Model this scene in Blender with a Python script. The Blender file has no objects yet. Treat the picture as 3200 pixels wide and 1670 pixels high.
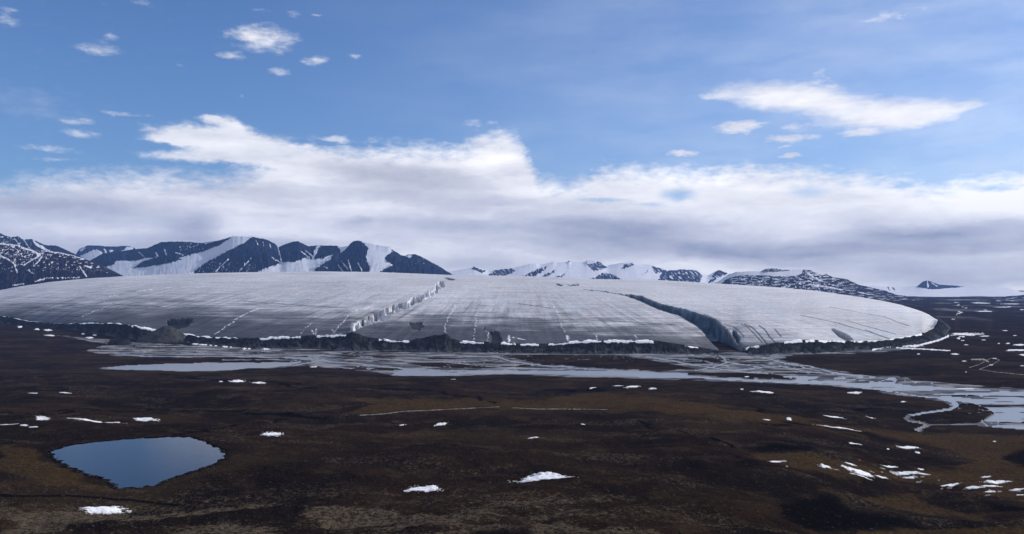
import bpy, math, numpy as np
rng = np.random.default_rng(7)
F, YH, HC = 2500.0, 885.0, 200.0        # focal length in photo pixels, horizon row, eye height above the plain
scene = bpy.context.scene
col = scene.collection

# ------------------------------------------------------------------ noise and distance helpers
_P = rng.permutation(512); _P = np.concatenate([_P, _P, _P])
_A = rng.random(512) * 2 * math.pi; _GX, _GY = np.cos(_A), np.sin(_A)
def noise(x, y, seed=0):
    x = np.asarray(x, float) + seed * 17.31; y = np.asarray(y, float) - seed * 9.73
    xi = np.floor(x).astype(np.int64); yi = np.floor(y).astype(np.int64)
    xf, yf = x - xi, y - yi; xi &= 511; yi &= 511
    u = xf * xf * xf * (xf * (xf * 6 - 15) + 10); v = yf * yf * yf * (yf * (yf * 6 - 15) + 10)
    def g(a, b, dx, dy):
        h = _P[_P[a] + b]
        return _GX[h] * dx + _GY[h] * dy
    n00 = g(xi, yi, xf, yf); n10 = g(xi + 1, yi, xf - 1, yf)
    n01 = g(xi, yi + 1, xf, yf - 1); n11 = g(xi + 1, yi + 1, xf - 1, yf - 1)
    a = n00 + u * (n10 - n00); b = n01 + u * (n11 - n01)
    return (a + v * (b - a)) * 1.5
def fbm(x, y, oct=4, seed=0, gain=.5):
    s, a = 0, 1.0
    for i in range(oct):
        s = s + a * noise(x * 2 ** i, y * 2 ** i, seed + i * 3); a *= gain
    return s
def ridged(x, y, oct=4, seed=0):
    s, a = 0, .5
    for i in range(oct):
        s = s + a * (1 - np.abs(noise(x * 2 ** i, y * 2 ** i, seed + i * 3)) * 2); a *= .5
    return s
def sstep(a, b, x):
    t = np.clip((x - a) / (b - a), 0, 1); return t * t * (3 - 2 * t)
def seg_dist(x, y, pts, closed, ysc=1.0):
    d = np.full(x.shape, 1e9)
    n = len(pts)
    for i in range(n if closed else n - 1):
        (ax, ay), (bx, by) = pts[i][:2], pts[(i + 1) % n][:2]
        ex, ey = bx - ax, (by - ay) * ysc
        px, py = x - ax, (y - ay) * ysc
        t = np.clip((px * ex + py * ey) / (ex * ex + ey * ey + 1e-9), 0, 1)
        d = np.minimum(d, np.hypot(px - t * ex, py - t * ey))
    return d
def poly_sd(x, y, pts, ysc=1.0, pad=60):
    """signed distance, positive inside (only worked out near the polygon)"""
    out = np.full(x.shape, -1e3)
    xs = [p[0] for p in pts]; ys = [p[1] for p in pts]
    m = (x > min(xs) - pad) & (x < max(xs) + pad) & (y > min(ys) - pad) & (y < max(ys) + pad)
    if not m.any(): return out
    X, Y = x[m], y[m]; ins = np.zeros(X.shape, bool); n = len(pts)
    for i in range(n):
        (ax, ay), (bx, by) = pts[i], pts[(i + 1) % n]
        c = ((ay > Y) != (by > Y)) & (X < (bx - ax) * (Y - ay) / (by - ay + 1e-12) + ax)
        ins ^= c
    d = seg_dist(X, Y, pts, True, ysc)
    out[m] = np.where(ins, d, -d); return out
def line_d(x, y, pts, ysc=1.0, pad=40):
    out = np.full(x.shape, 1e3)
    xs = [p[0] for p in pts]; ys = [p[1] for p in pts]
    m = (x > min(xs) - pad) & (x < max(xs) + pad) & (y > min(ys) - pad) & (y < max(ys) + pad)
    if m.any(): out[m] = seg_dist(x[m], y[m], pts, False, ysc)
    return out
def curve(pts):
    xs = np.array([p[0] for p in pts], float); ys = np.array([p[1] for p in pts], float)
    return lambda x: np.interp(x, xs, ys)
def scurve(pts, w):
    """piecewise linear curve rounded over w"""
    c = curve(pts)
    return lambda x: sum(c(np.asarray(x, float) + k * w / 4) for k in range(-4, 5)) / 9

# ------------------------------------------------------------------ mesh and object helpers
def props(o, label=None, cat=None, group=None, kind=None):
    if label: o['label'] = label
    if cat: o['category'] = cat
    if group: o['group'] = group
    if kind: o['kind'] = kind
    return o
def mesh_obj(name, V, Fc, mat, attrs=None, smooth=True, parent=None):
    me = bpy.data.meshes.new(name)
    V = np.asarray(V, np.float32); Fc = np.asarray(Fc, np.int32)
    me.vertices.add(len(V)); me.vertices.foreach_set('co', V.ravel())
    k = Fc.shape[1]
    me.loops.add(Fc.size); me.loops.foreach_set('vertex_index', Fc.ravel())
    me.polygons.add(len(Fc)); me.polygons.foreach_set('loop_start', np.arange(0, Fc.size, k, dtype=np.int32))
    me.polygons.foreach_set('use_smooth', np.full(len(Fc), smooth))
    me.update(calc_edges=True)
    for n, a in (attrs or {}).items():
        at = me.attributes.new(n, 'FLOAT', 'POINT'); at.data.foreach_set('value', np.asarray(a, np.float32).ravel())
    me.materials.append(mat)
    o = bpy.data.objects.new(name, me); col.objects.link(o)
    if parent: o.parent = parent
    return o
def grid_faces(nr, nc, keep=None):
    i = np.arange(nr * nc).reshape(nr, nc)
    q = np.stack([i[:-1, :-1], i[:-1, 1:], i[1:, 1:], i[1:, :-1]], -1).reshape(-1, 4)
    if keep is not None: q = q[keep.reshape(-1)[q].any(1)]
    return q
def grid_obj(name, X, Y, Z, mat, attrs=None, keep=None, flip=False, smooth=True):
    nr, nc = X.shape; q = grid_faces(nr, nc, keep)
    if flip: q = q[:, ::-1]
    V = np.stack([X, Y, Z], -1).reshape(-1, 3)
    attrs = {k: np.asarray(v).ravel() for k, v in (attrs or {}).items()}
    if keep is not None:
        used = np.unique(q); mp = np.full(len(V), -1); mp[used] = np.arange(len(used))
        V = V[used]; q = mp[q]; attrs = {k: v[used] for k, v in attrs.items()}
    return mesh_obj(name, V, q, mat, attrs, smooth)

# ------------------------------------------------------------------ node helper
class NT:
    def __init__(s, tree): s.t = tree; s.n = tree.nodes; s.n.clear()
    def new(s, typ, **kw):
        nd = s.n.new(typ)
        for k, v in kw.items(): setattr(nd, k, v)
        return nd
    def put(s, sock, v):
        if hasattr(v, 'links') or isinstance(v, bpy.types.NodeSocket): s.t.links.new(v, sock)
        elif v is not None: sock.default_value = v
    def m(s, op, a, b=None, c=None, clamp=False):
        nd = s.new('ShaderNodeMath', operation=op); nd.use_clamp = clamp
        for i, v in enumerate((a, b, c)):
            if v is not None: s.put(nd.inputs[i], v)
        return nd.outputs[0]
    def vm(s, op, a, b=None):
        nd = s.new('ShaderNodeVectorMath', operation=op); s.put(nd.inputs[0], a)
        if b is not None: s.put(nd.inputs[1], b)
        return nd.outputs['Value'] if op in ('LENGTH', 'DOT_PRODUCT') else nd.outputs[0]
    def noise(s, vec, scale, detail=4, rough=.55, dist=0, out='Fac'):
        nd = s.new('ShaderNodeTexNoise'); s.put(nd.inputs['Vector'], vec)
        nd.inputs['Scale'].default_value = scale; nd.inputs['Detail'].default_value = detail
        nd.inputs['Roughness'].default_value = rough; nd.inputs['Distortion'].default_value = dist
        return nd.outputs[out]
    def ss(s, v, a, b, lo=0.0, hi=1.0, kind='SMOOTHSTEP'):
        nd = s.new('ShaderNodeMapRange', interpolation_type=kind); s.put(nd.inputs[0], v)
        for i, q in enumerate((a, b, lo, hi)): s.put(nd.inputs[i + 1], q)
        return nd.outputs[0]
    def mix(s, f, a, b):
        nd = s.new('ShaderNodeMix', data_type='RGBA'); s.put(nd.inputs[0], f)
        s.put(nd.inputs[6], a if not isinstance(a, tuple) else (*a, 1)); s.put(nd.inputs[7], b if not isinstance(b, tuple) else (*b, 1))
        return nd.outputs[2]
    def attr(s, name): return s.new('ShaderNodeAttribute', attribute_name=name).outputs['Fac']
    def scale(s, vec, v):
        nd = s.new('ShaderNodeVectorMath', operation='MULTIPLY'); s.put(nd.inputs[0], vec); nd.inputs[1].default_value = v
        return nd.outputs[0]
    def bump(s, h, strength, dist):
        nd = s.new('ShaderNodeBump'); nd.inputs['Strength'].default_value = strength; nd.inputs['Distance'].default_value = dist
        s.put(nd.inputs['Height'], h); return nd.outputs[0]
def material(name, fn):
    m = bpy.data.materials.new(name); m.use_nodes = True; t = NT(m.node_tree)
    out = t.new('ShaderNodeOutputMaterial'); p = t.new('ShaderNodeBsdfPrincipled')
    t.t.links.new(p.outputs[0], out.inputs[0])
    pos = t.new('ShaderNodeNewGeometry').outputs['Position']
    c, r, b, spec = fn(t, pos)
    t.put(p.inputs['Base Color'], (*c, 1) if isinstance(c, tuple) else c); t.put(p.inputs['Roughness'], r)
    if b is not None: t.put(p.inputs['Normal'], b)
    t.put(p.inputs['Specular IOR Level'], spec)
    return m

# ------------------------------------------------------------------ materials
def m_ground(t, pos):
    n_big = t.noise(pos, .006, 5, .6); n_mid = t.noise(pos, .035, 5, .65); n_fine = t.noise(pos, .35, 4, .7)
    n_sp = t.noise(pos, 1.1, 2, .6)
    c = t.mix(t.ss(n_big, .38, .62), (.0225, .0140, .0100), (.0115, .0088, .0080))
    c = t.mix(t.ss(n_mid, .50, .74), c, (.040, .028, .017))
    c = t.mix(t.m('MULTIPLY', t.ss(t.noise(t.scale(pos, (.7, 1.4, 1)), .0045, 3, .6), .50, .62), .32), c, (.054, .036, .020))
    lich = t.m('MULTIPLY', t.ss(t.m('ADD', n_fine, t.m('MULTIPLY', t.attr('pale'), .22)), .58, .80), .8)
    c = t.mix(lich, c, (.112, .088, .062))
    c = t.mix(t.m('MULTIPLY', t.ss(n_sp, .60, .70), t.attr('pale')), c, (.13, .11, .085))
    moss = t.ss(t.m('ADD', t.attr('moss'), t.m('MULTIPLY', t.m('SUBTRACT', n_mid, .5), 1.1)), .18, .85)
    c = t.mix(t.m('MULTIPLY', moss, .8), c, t.mix(t.ss(n_fine, .4, .65), (.042, .026, .012), (.080, .053, .026)))
    dark = t.ss(t.m('ADD', t.attr('dark'), t.m('MULTIPLY', t.m('SUBTRACT', n_fine, .5), 1.6)), .35, .75)
    c = t.mix(t.m('MULTIPLY', dark, .92), c, (.0035, .0035, .004))
    # bare gravel of the outwash plain
    grv = t.mix(t.ss(t.noise(t.scale(pos, (.5, 1, 1)), .018, 6, .7), .35, .68), (.055, .057, .066), (.150, .156, .178))
    grv = t.mix(t.m('MULTIPLY', t.attr('silt'), .8), grv, (.34, .34, .36))
    c = t.mix(t.ss(t.m('ADD', t.attr('gravel'), t.m('MULTIPLY', t.m('SUBTRACT', n_mid, .5), .9)), .35, .65), c, grv)
    # wind-packed snow lying in far hollows
    sn = t.noise(t.scale(pos, (.0022, .0011, 0)), 1.0, 6, .72)
    snow = t.m('MULTIPLY', t.ss(sn, .565, .60), t.attr('farsnow'))
    c = t.mix(snow, c, (.75, .77, .82))
    h = t.m('ADD', t.m('MULTIPLY', n_fine, 1.0), t.m('MULTIPLY', n_sp, .35))
    return c, 1.0, t.bump(h, 1.0, 2.4), 0.0
def m_ice(t, pos):
    v = t.attr('alb'); d = t.attr('dirt')
    n = t.noise(pos, .02, 6, .65); nf = t.noise(pos, .16, 4, .7); nb = t.noise(pos, .0035, 4, .6)
    c = t.mix(v, (.10, .105, .125), (.80, .80, .83))
    c = t.mix(t.m('MULTIPLY', t.ss(t.noise(t.scale(pos, (1, .6, 1)), .006, 4, .6), .52, .68), .35), c, (.50, .58, .68))
    c = t.mix(t.m('MULTIPLY', t.ss(nb, .5, .75), .22), c, (.42, .37, .36))
    c = t.mix(t.m('MULTIPLY', d, .98), c, t.mix(v, (.004, .0045, .006), (.085, .09, .105)))
    c = t.mix(t.m('MULTIPLY', t.ss(nf, .54, .70), .42), c, (.12, .12, .135))
    c = t.mix(t.attr('wall'), c, t.mix(t.ss(n, .35, .8), (.035, .070, .11), (.20, .28, .36)))  # cleft walls painted dark blue, their shade put into the colour
    c = t.mix(t.attr('shade_debris'), c, (.018, .018, .022))  # recess shade painted into the ice, mixed with dark rubble
    c = t.mix(t.attr('vein'), c, (.85, .87, .92))
    h = t.m('ADD', n, t.m('MULTIPLY', nf, .6))
    return c, .75, t.bump(h, .8, 4.0), .25
def m_moraine(t, pos):
    n = t.noise(pos, .03, 6, .7); nf = t.noise(pos, .22, 4, .75)
    c = t.mix(t.ss(n, .35, .7), (.013, .012, .0125), (.038, .036, .036))
    c = t.mix(t.m('MULTIPLY', t.ss(nf, .62, .75), .5), c, (.15, .15, .16))
    c = t.mix(t.attr('foot'), c, t.mix(t.ss(n, .35, .7), (.042, .044, .050), (.085, .088, .098)))
    return c, .95, t.bump(t.m('ADD', n, t.m('MULTIPLY', nf, .5)), 1.0, 5.0), .0
def m_mound(t, pos):
    n = t.noise(pos, .05, 6, .7)
    return t.mix(t.ss(n, .3, .7), (.030, .032, .030), (.054, .056, .052)), .95, t.bump(n, .8, 4.0), .15
def m_snow(t, pos):
    n = t.noise(pos, .25, 5, .65)
    c = t.mix(t.ss(n, .5, .75), (.82, .84, .88), (.56, .57, .60))
    c = t.mix(t.ss(t.m('ADD', t.attr('core'), t.m('MULTIPLY', t.m('SUBTRACT', n, .5), .8)), .0, .55, .75, .0), c, (.20, .18, .155))
    return c, .7, t.bump(n, .5, .6), .2
def m_fiern(t, pos):      # brighter, wind-packed snow banks at the foot of the ice
    n = t.noise(pos, .12, 5, .65)
    return t.mix(t.ss(n, .5, .8), (.88, .90, .93), (.66, .67, .71)), .7, t.bump(n, .6, 1.0), .2
def m_rock(dark, light, snowc, nsc=.004):
    def fn(t, pos):
        n = t.noise(pos, nsc, 8, .72); n2 = t.noise(t.scale(pos, (1, .35, .45)), nsc * 5, 5, .7)
        s = t.ss(t.m('ADD', t.attr('snow'), t.m('MULTIPLY', t.m('SUBTRACT', n2, .5), .25)), .42, .58)
        r = t.mix(t.ss(n, .35, .7), dark, light)
        sc = t.mix(t.ss(n, .45, .7), snowc, tuple(v * .86 for v in snowc))
        b = t.new('ShaderNodeBump'); b.inputs['Distance'].default_value = 60; t.put(b.inputs['Strength'], t.m('SUBTRACT', .85, t.m('MULTIPLY', s, .75))); t.put(b.inputs['Height'], t.m('ADD', n, t.m('MULTIPLY', n2, .3)))
        return t.mix(s, r, sc), .9, b.outputs[0], .0
    return fn
def m_water(tint, rough, bs, bd):
    def fn(t, pos):
        n = t.noise(pos, bs, 3, .6)
        return tint, rough, t.bump(n, 1.0, bd), .27
    return fn
def m_boulder(t, pos):
    n = t.noise(pos, 1.2, 5, .65)
    return t.mix(n, (.012, .012, .012), (.05, .047, .045)), .9, t.bump(n, .8, .3), .2
M_ground = material('tundra_soil', m_ground); M_ice = material('glacier_ice', m_ice)
M_mor = material('moraine_debris', m_moraine); M_mound = material('gravel_mound', m_mound)
M_snow = material('old_snow', m_snow); M_frost = material('thin_dirty_snow', lambda t, pos: (t.mix(t.noise(pos, .3, 4), (.42, .40, .38), (.18, .165, .15)), .9, None, 0.0))
M_bank = material('packed_snow', m_fiern)
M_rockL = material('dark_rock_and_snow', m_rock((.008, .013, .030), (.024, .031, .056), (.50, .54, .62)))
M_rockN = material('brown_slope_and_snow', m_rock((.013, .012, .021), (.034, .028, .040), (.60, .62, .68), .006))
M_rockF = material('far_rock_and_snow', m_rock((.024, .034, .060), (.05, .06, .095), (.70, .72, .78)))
M_pond = material('still_pond_water', m_water((.010, .014, .022), .10, .5, .06))
M_river = material('silty_river_water', m_water((.23, .24, .255), .26, .12, .3))
M_boulder = material('dark_boulder', m_boulder)

# ------------------------------------------------------------------ the ground
bank_row = scurve([(-1500, 1150), (300, 1162), (900, 1163), (1230, 1176), (1600, 1173), (2170, 1189), (2500, 1215), (2700, 1290), (2850, 1358), (3200, 1362), (4800, 1400)], 90)
POND = [(163, 1414), (182, 1403), (232, 1392), (300, 1382), (372, 1376), (440, 1371), (520, 1367), (592, 1367), (640, 1382), (680, 1401), (707, 1420), (690, 1438), (655, 1455), (620, 1466), (575, 1482), (540, 1493), (505, 1505), (480, 1518), (430, 1524), (375, 1525), (352, 1510), (318, 1492), (255, 1475), (205, 1452), (176, 1432)]
ZP = 72.0
pond_w = [((x - 1600) / F * (HC - ZP) * F / (y - YH), (HC - ZP) * F / (y - YH)) for x, y in POND]
WATER_POLY = [
 [(307, 1152), (388, 1144), (505, 1138), (660, 1135), (893, 1133), (940, 1131), (932, 1137), (854, 1146), (738, 1156), (621, 1160), (427, 1158)],
 [(1223, 1174), (1242, 1160), (1266, 1153), (1382, 1164), (1460, 1162), (1576, 1158), (1800, 1161), (1800, 1170), (1460, 1170), (1363, 1176)],
 [(1780, 1160), (2000, 1160), (2200, 1172), (2549, 1177), (2743, 1193), (2782, 1182), (2806, 1186), (2794, 1199), (2976, 1213), (3200, 1226), (3900, 1262), (4800, 1300), (4800, 1385), (3900, 1380), (3200, 1343), (3085, 1333), (3066, 1319), (3112, 1294), (3085, 1279), (3035, 1261), (2957, 1250), (2899, 1244), (2743, 1219), (2608, 1203), (2433, 1197), (2200, 1184), (1780, 1172)],
]
WATER_LINE = [   # points, half width
 ([(357, 1106), (466, 1115), (660, 1115), (893, 1118), (975, 1122)], 1.3), ([(388, 1104), (543, 1100), (640, 1106)], .9),
 ([(960, 1111), (1110, 1119), (1246, 1127), (1382, 1133), (1499, 1144), (1596, 1152), (1800, 1154)], 1.6),
 ([(800, 1150), (928, 1141), (994, 1128), (1091, 1135), (1227, 1149), (1382, 1160), (1576, 1160)], 2.2),
 ([(893, 1120), (990, 1126), (1180, 1128)], 1.2), ([(700, 1124), (930, 1127)], 1.0),
 ([(1540, 1112), (1600, 1130), (1700, 1143), (1850, 1153), (2050, 1166), (2300, 1170)], 2.0),
 ([(2250, 1111), (2262, 1122), (2273, 1134), (2235, 1146), (2180, 1158)], 1.8), ([(2273, 1134), (2332, 1142), (2386, 1150), (2332, 1155), (2290, 1160)], 1.6),
 ([(2021, 1117), (2100, 1128), (2180, 1143), (2290, 1160), (2400, 1168)], 1.8), ([(2080, 1118), (2200, 1130), (2280, 1146)], 1.3), ([(2021, 1115), (2150, 1112), (2240, 1114)], 1.4),
 ([(2386, 1119), (2402, 1123), (2452, 1134), (2530, 1146), (2588, 1161), (2666, 1173), (2763, 1181), (2800, 1190)], 1.8), ([(2386, 1119), (2421, 1115)], 1.4),
 ([(2433, 1144), (2470, 1151), (2530, 1163), (2627, 1171), (2700, 1180)], 1.3), ([(2470, 1137), (2520, 1152), (2560, 1160)], 1.2),
 ([(2930, 1244), (2975, 1255), (2992, 1267), (2975, 1279), (2930, 1286), (2880, 1292), (2845, 1300), (2830, 1308), (2850, 1317), (2885, 1322), (2902, 1328), (2880, 1336), (2866, 1342), (2880, 1347)], 5.0),
 ([(2885, 1325), (2960, 1328), (3066, 1330)], 1.6),
]
LAND = [[(2150, 1166), (2300, 1166), (2420, 1171), (2500, 1186), (2470, 1190), (2330, 1186), (2150, 1173)],
        [(2960, 1238), (3060, 1242), (3150, 1249), (3060, 1250)], [(3090, 1262), (3170, 1266), (3130, 1272)], [(3170, 1318), (3230, 1316), (3220, 1324)]]
GRAVEL = [(150, 1050), (420, 1072), (800, 1088), (1270, 1092), (1800, 1100), (2300, 1098), (2560, 1100), (2730, 1090), (2870, 1076), (2900, 1085), (2740, 1105), (2480, 1112), (2440, 1125), (2560, 1150), (2700, 1172), (2800, 1176), (2860, 1190), (3300, 1225), (4800, 1290), (4800, 1390), (3300, 1350), (3060, 1335), (2950, 1258), (2600, 1208), (2170, 1191), (1600, 1175), (1230, 1179), (1180, 1165), (960, 1146), (850, 1152), (640, 1163), (300, 1156), (420, 1142), (640, 1134), (800, 1133), (900, 1128), (820, 1119), (560, 1117), (360, 1114), (260, 1100), (330, 1080)]
BROWN = [[(1557, 1111), (1710, 1109), (1943, 1112), (2040, 1128), (2176, 1154), (2060, 1165), (1905, 1158), (1672, 1138)],
         [(1246, 1135), (1382, 1134), (1499, 1145), (1588, 1153), (1499, 1156), (1343, 1150)], [(1013, 1115), (1149, 1120), (1180, 1127), (1072, 1125)],
         [(2150, 1166), (2300, 1166), (2420, 1171), (2500, 1186), (2470, 1190), (2330, 1186), (2150, 1173)], [(2130, 1118), (2230, 1120), (2262, 1132), (2200, 1136)],
         [(3000, 1262), (3040, 1262), (3090, 1280), (3110, 1294), (3066, 1318), (3060, 1328), (2905, 1324), (2860, 1306), (2890, 1296), (2970, 1286), (3000, 1270)]]
MOSS = [[(1130, 1238), (1500, 1250), (1700, 1240), (1850, 1222), (2000, 1236), (2250, 1262), (2450, 1300), (2650, 1330), (2860, 1352), (3300, 1360), (3300, 1600), (3080, 1545), (2750, 1500), (2600, 1480), (2380, 1445), (2330, 1425), (2500, 1408), (2600, 1435), (2800, 1470), (2960, 1470), (3030, 1440), (2960, 1400), (2800, 1370), (2640, 1350), (2450, 1322), (2250, 1305), (1900, 1286), (1600, 1280), (1300, 1290), (1050, 1300), (1130, 1270)],
        [(2650, 1550), (2850, 1540), (3000, 1600), (3100, 1640), (2900, 1620), (2750, 1590)], [(2700, 1660), (3000, 1645), (3200, 1655), (3200, 1720), (2600, 1720)],
        [(0, 1380), (120, 1400), (260, 1490), (350, 1540), (150, 1520), (0, 1470)]]
DARK = [[(2290, 1392), (2400, 1368), (2540, 1378), (2570, 1402), (2440, 1416), (2360, 1425)], [(2200, 1395), (2330, 1432), (2470, 1470), (2600, 1488), (2480, 1482), (2300, 1455)],
        [(2450, 1560), (2600, 1540), (2660, 1580), (2800, 1610), (2900, 1650), (2700, 1665), (2500, 1660), (2420, 1610)], [(2950, 1610), (3080, 1650), (3000, 1662)],
        [(3130, 1410), (3260, 1380), (3260, 1480), (3140, 1462)], [(2640, 1352), (2740, 1358), (2700, 1366)], [(2920, 1425), (3030, 1436), (2960, 1444), (2800, 1452), (2640, 1440)],
        [(1480, 1650), (1640, 1640), (1700, 1700), (1400, 1710)], [(3060, 1560), (3300, 1580), (3300, 1610), (3100, 1600)]]
DARK_LINE = [([(0, 1294), (200, 1285), (420, 1281), (640, 1284), (850, 1280)], 3), ([(520, 1368), (640, 1348), (760, 1325), (900, 1315)], 3.5), ([(0, 1545), (180, 1550), (340, 1560), (560, 1575)], 5),
             ([(520, 1175), (700, 1188), (860, 1196), (980, 1215)], 4), ([(1150, 1216), (1280, 1214), (1420, 1235), (1560, 1262)], 4), ([(700, 1285), (820, 1298), (1010, 1306)], 6),
             ([(2350, 1282), (2480, 1289), (2700, 1284), (2850, 1284)], 3.5), ([(2380, 1322), (2520, 1330)], 3), ([(1880, 1215), (1700, 1222)], 3), ([(2000, 1320), (2150, 1350), (2300, 1400)], 4)]

def hill(px, Y):
    """height of the ground without small relief; px is the direction (photo column), Y the distance"""
    Yb = (HC - 2) * F / (bank_row(px) - YH); t = (Yb - Y) / Yb; tt = np.clip(t, 0, 1)
    z = 105 * tt ** 1.15 + 2.2 * sstep(0, .02, tt)
    z = z + 88 * np.clip(1 - Y / 240, 0, 1) ** 1.5
    return z, t
def relief(X, Y, t):
    w = sstep(.0, .12, t)
    z = w * (fbm(X / 330, Y / 240, 3, 1) * 9 + fbm(X / 90, Y / 60, 4, 5) * 3.4)
    z = z + (.15 + .85 * w) * sstep(150, 400, Y) * (fbm(X / 24, Y / 20, 3, 9) * 1.15)
    z = z + w * sstep(1500, 300, Y) * fbm(X / 5, Y / 5, 3, 12) * .42
    return z
def ground_rows(n):
    Yd = np.geomspace(150, 3400, 6000); zz, _ = hill(np.full(Yd.shape, 1300.), Yd)
    r = YH + (HC - zz) / Yd * F
    return np.interp(np.linspace(2350, 1030, n), np.minimum.accumulate(r)[::-1], Yd[::-1])
def far_rows(n): return 200 * F / np.linspace(1029, 911, n)
Yrow = np.unique(np.concatenate([np.linspace(8, 150, 14), ground_rows(760), 200 * F / np.linspace(1360, 1100, 230), far_rows(170), [21000.]]))
Yrow = Yrow[np.concatenate([[True], np.diff(Yrow) > .25])]
pxc = np.concatenate([np.linspace(-2200, -120, 110)[:-1], np.linspace(-120, 3320, 1420), np.linspace(3320, 5400, 110)[1:]])
PX, YY = np.meshgrid(pxc, Yrow)
XX = (PX - 1600) / F * YY
Z0, T = hill(PX, YY)
plain_row = YH + HC * F / YY
wx = PX + fbm(XX / 40, YY / 40, 3, 21) * 5; wy = plain_row + fbm(XX / 60, YY / 90, 3, 31) * 1.6
onplain = T < .02
wet = np.full(PX.shape, -50.)
for p in WATER_POLY: wet = np.maximum(wet, poly_sd(wx, wy, p, 2.0))
bars = fbm(XX / 260, YY / 34, 3, 41, .4)                 # gravel bars that split the wide channel on the right
barw = sstep(2350, 2700, PX) * sstep(1.0, 8, wet)
wet = np.where(barw > .5, np.minimum(wet, (.14 - bars) * 16), wet)
for pts, w in WATER_LINE: wet = np.maximum(wet, w * 1.0 - line_d(wx, wy, pts, 2.0) / 1.4)
for p in LAND: wet = np.minimum(wet, -poly_sd(wx, wy, p, 2.0))
GR = poly_sd(wx, wy, GRAVEL, 2.0)
br1 = np.abs(fbm(XX / 330, YY / 75, 3, 43, .45) + .06 * fbm(XX / 50, YY / 20, 2, 44)); br2 = np.abs(fbm(XX / 210 + 7, YY / 48, 3, 47, .45))
thread = np.maximum(sstep(.045, .0, br1), .8 * sstep(.03, .0, br2)) * sstep(2, 10, GR) * sstep(-.35, .1, fbm(XX / 500, YY / 120, 2, 48))
wet = np.maximum(wet, (thread - .45) * 4)
wet = np.where(onplain, wet, -50)
waterness = sstep(-.8, .8, wet)
farw = sstep(3300, 5200, YY)
rise = farw * (fbm(XX / 900, YY / 900, 4, 51) * 11 + 4)
brown = np.zeros(PX.shape)
for p in BROWN: brown = np.maximum(brown, sstep(-1, 6, poly_sd(PX, plain_row, p, 2.0)))
Zp = .7 + np.abs(fbm(XX / 60, YY / 60, 3, 61)) * .7 + brown * 1.6 + np.maximum(rise, 0)
leftrise = sstep(700, -100, PX) * sstep(2100, 2900, YY) * sstep(4300, 3700, YY) * 8
Zp = Zp + leftrise
Zg = np.where(T > 0, Z0 + .7, Zp)
Zg = np.where(T > 0, Zp * 1.0 * (1 - sstep(0, .03, T)) + (Z0 + .7) * sstep(0, .03, T), Zg)
Zg = Zg + relief(XX, YY, T) * (1 - waterness)
# pond hollow
pm = (XX > -420) & (XX < -100) & (YY > 380) & (YY < 760)
sd = np.full(PX.shape, -1e3); sd[pm] = poly_sd(XX[pm], YY[pm], pond_w, 1.0, 400)
sd = sd + fbm(XX / 9, YY / 7, 4, 71, .65) * 2.6
k = sstep(-62, -2, sd)
bank = ZP + np.clip(-sd, -8, 70) * .055
Zg = Zg * (1 - k) + bank * k
Zg = np.where((sd <= 0) & (sd > -14), np.maximum(Zg, ZP + .12), Zg)
Zg = Zg * (1 - waterness) + (-1.2) * waterness
ROW = YH + (HC - Zg) / YY * F
# pale and moss cover, darker patches and lines
wpx = PX + fbm(XX / 80, YY / 60, 4, 81) * 45; wrow = ROW + fbm(XX / 70, YY / 60, 4, 91) * 10
moss = np.zeros(PX.shape); dark = np.zeros(PX.shape)
for p in MOSS: moss = np.maximum(moss, sstep(-20, 30, poly_sd(wpx, wrow, p, 1.6)))
for p in DARK: dark = np.maximum(dark, sstep(-26, 40, poly_sd(wpx, wrow, p, 1.6)) * .8)
for pts, w in DARK_LINE: dark = np.maximum(dark, sstep(w * 3.2, w * .4, line_d(wpx, wrow, pts, 2.2)) * .85)
dark = np.maximum(dark, .62 * sstep(3000, 4200, YY) * sstep(2250, 2500, PX))
dark = np.maximum(dark, sstep(-9, -1, sd) * sstep(6, 0, sd) * .8)
pale = sstep(1490, 1600, ROW) * sstep(.0, .5, fbm(XX / 60, YY / 45, 3, 101) + .25) * sstep(2300, 1900, PX)
pale = np.maximum(pale, .45 * sstep(.05, .5, fbm(XX / 120, YY / 60, 3, 111)))
gravel = np.where(onplain, sstep(-3, 5, poly_sd(wx, wy, GRAVEL, 2.0)), 0)
gravel = gravel * (1 - brown) * (1 - .8 * sstep(.05, .35, fbm(XX / 240, YY / 46, 4, 49)) * sstep(3, -3, wet)) ; gravel = np.maximum(gravel, waterness)
gravel = np.maximum(gravel, .9 * sstep(1.2, 3, wet + 3) * onplain * (wet > -2.5))
silt = np.clip(sstep(-9, 0, wet) * sstep(-.1, .4, fbm(XX / 90, YY / 40, 3, 121)) + .4 * waterness, 0, 1)
farsnow = sstep(7000, 9500, YY) * sstep(2300, 2700, PX)
farsnow = np.maximum(farsnow, sstep(4300, 5600, YY) * sstep(2400, 2900, PX) * .5)
ground = grid_obj('ground', XX, YY, Zg, M_ground, dict(pale=pale, moss=moss, dark=dark, gravel=gravel, silt=silt, farsnow=farsnow))
props(ground, 'dark brown tundra slope and grey gravel outwash plain stretching to the mountains', 'ground', kind='structure')
_rmin = np.minimum.accumulate(ROW, 0)
def on_ground(px, py):
    """first ground point seen along a photo direction: X, Y, Z"""
    c = int(np.clip(np.searchsorted(pxc, px), 1, len(pxc) - 1)); f = (px - pxc[c - 1]) / (pxc[c] - pxc[c - 1])
    r = _rmin[:, c - 1] * (1 - f) + _rmin[:, c] * f; i = int(np.argmax(r <= py)); i = max(i, 1)
    g = (r[i - 1] - py) / max(r[i - 1] - r[i], 1e-6); g = min(max(g, 0), 1)
    y = Yrow[i - 1] + g * (Yrow[i] - Yrow[i - 1])
    return (px - 1600) / F * y, y, HC - (py - YH) / F * y
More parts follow.
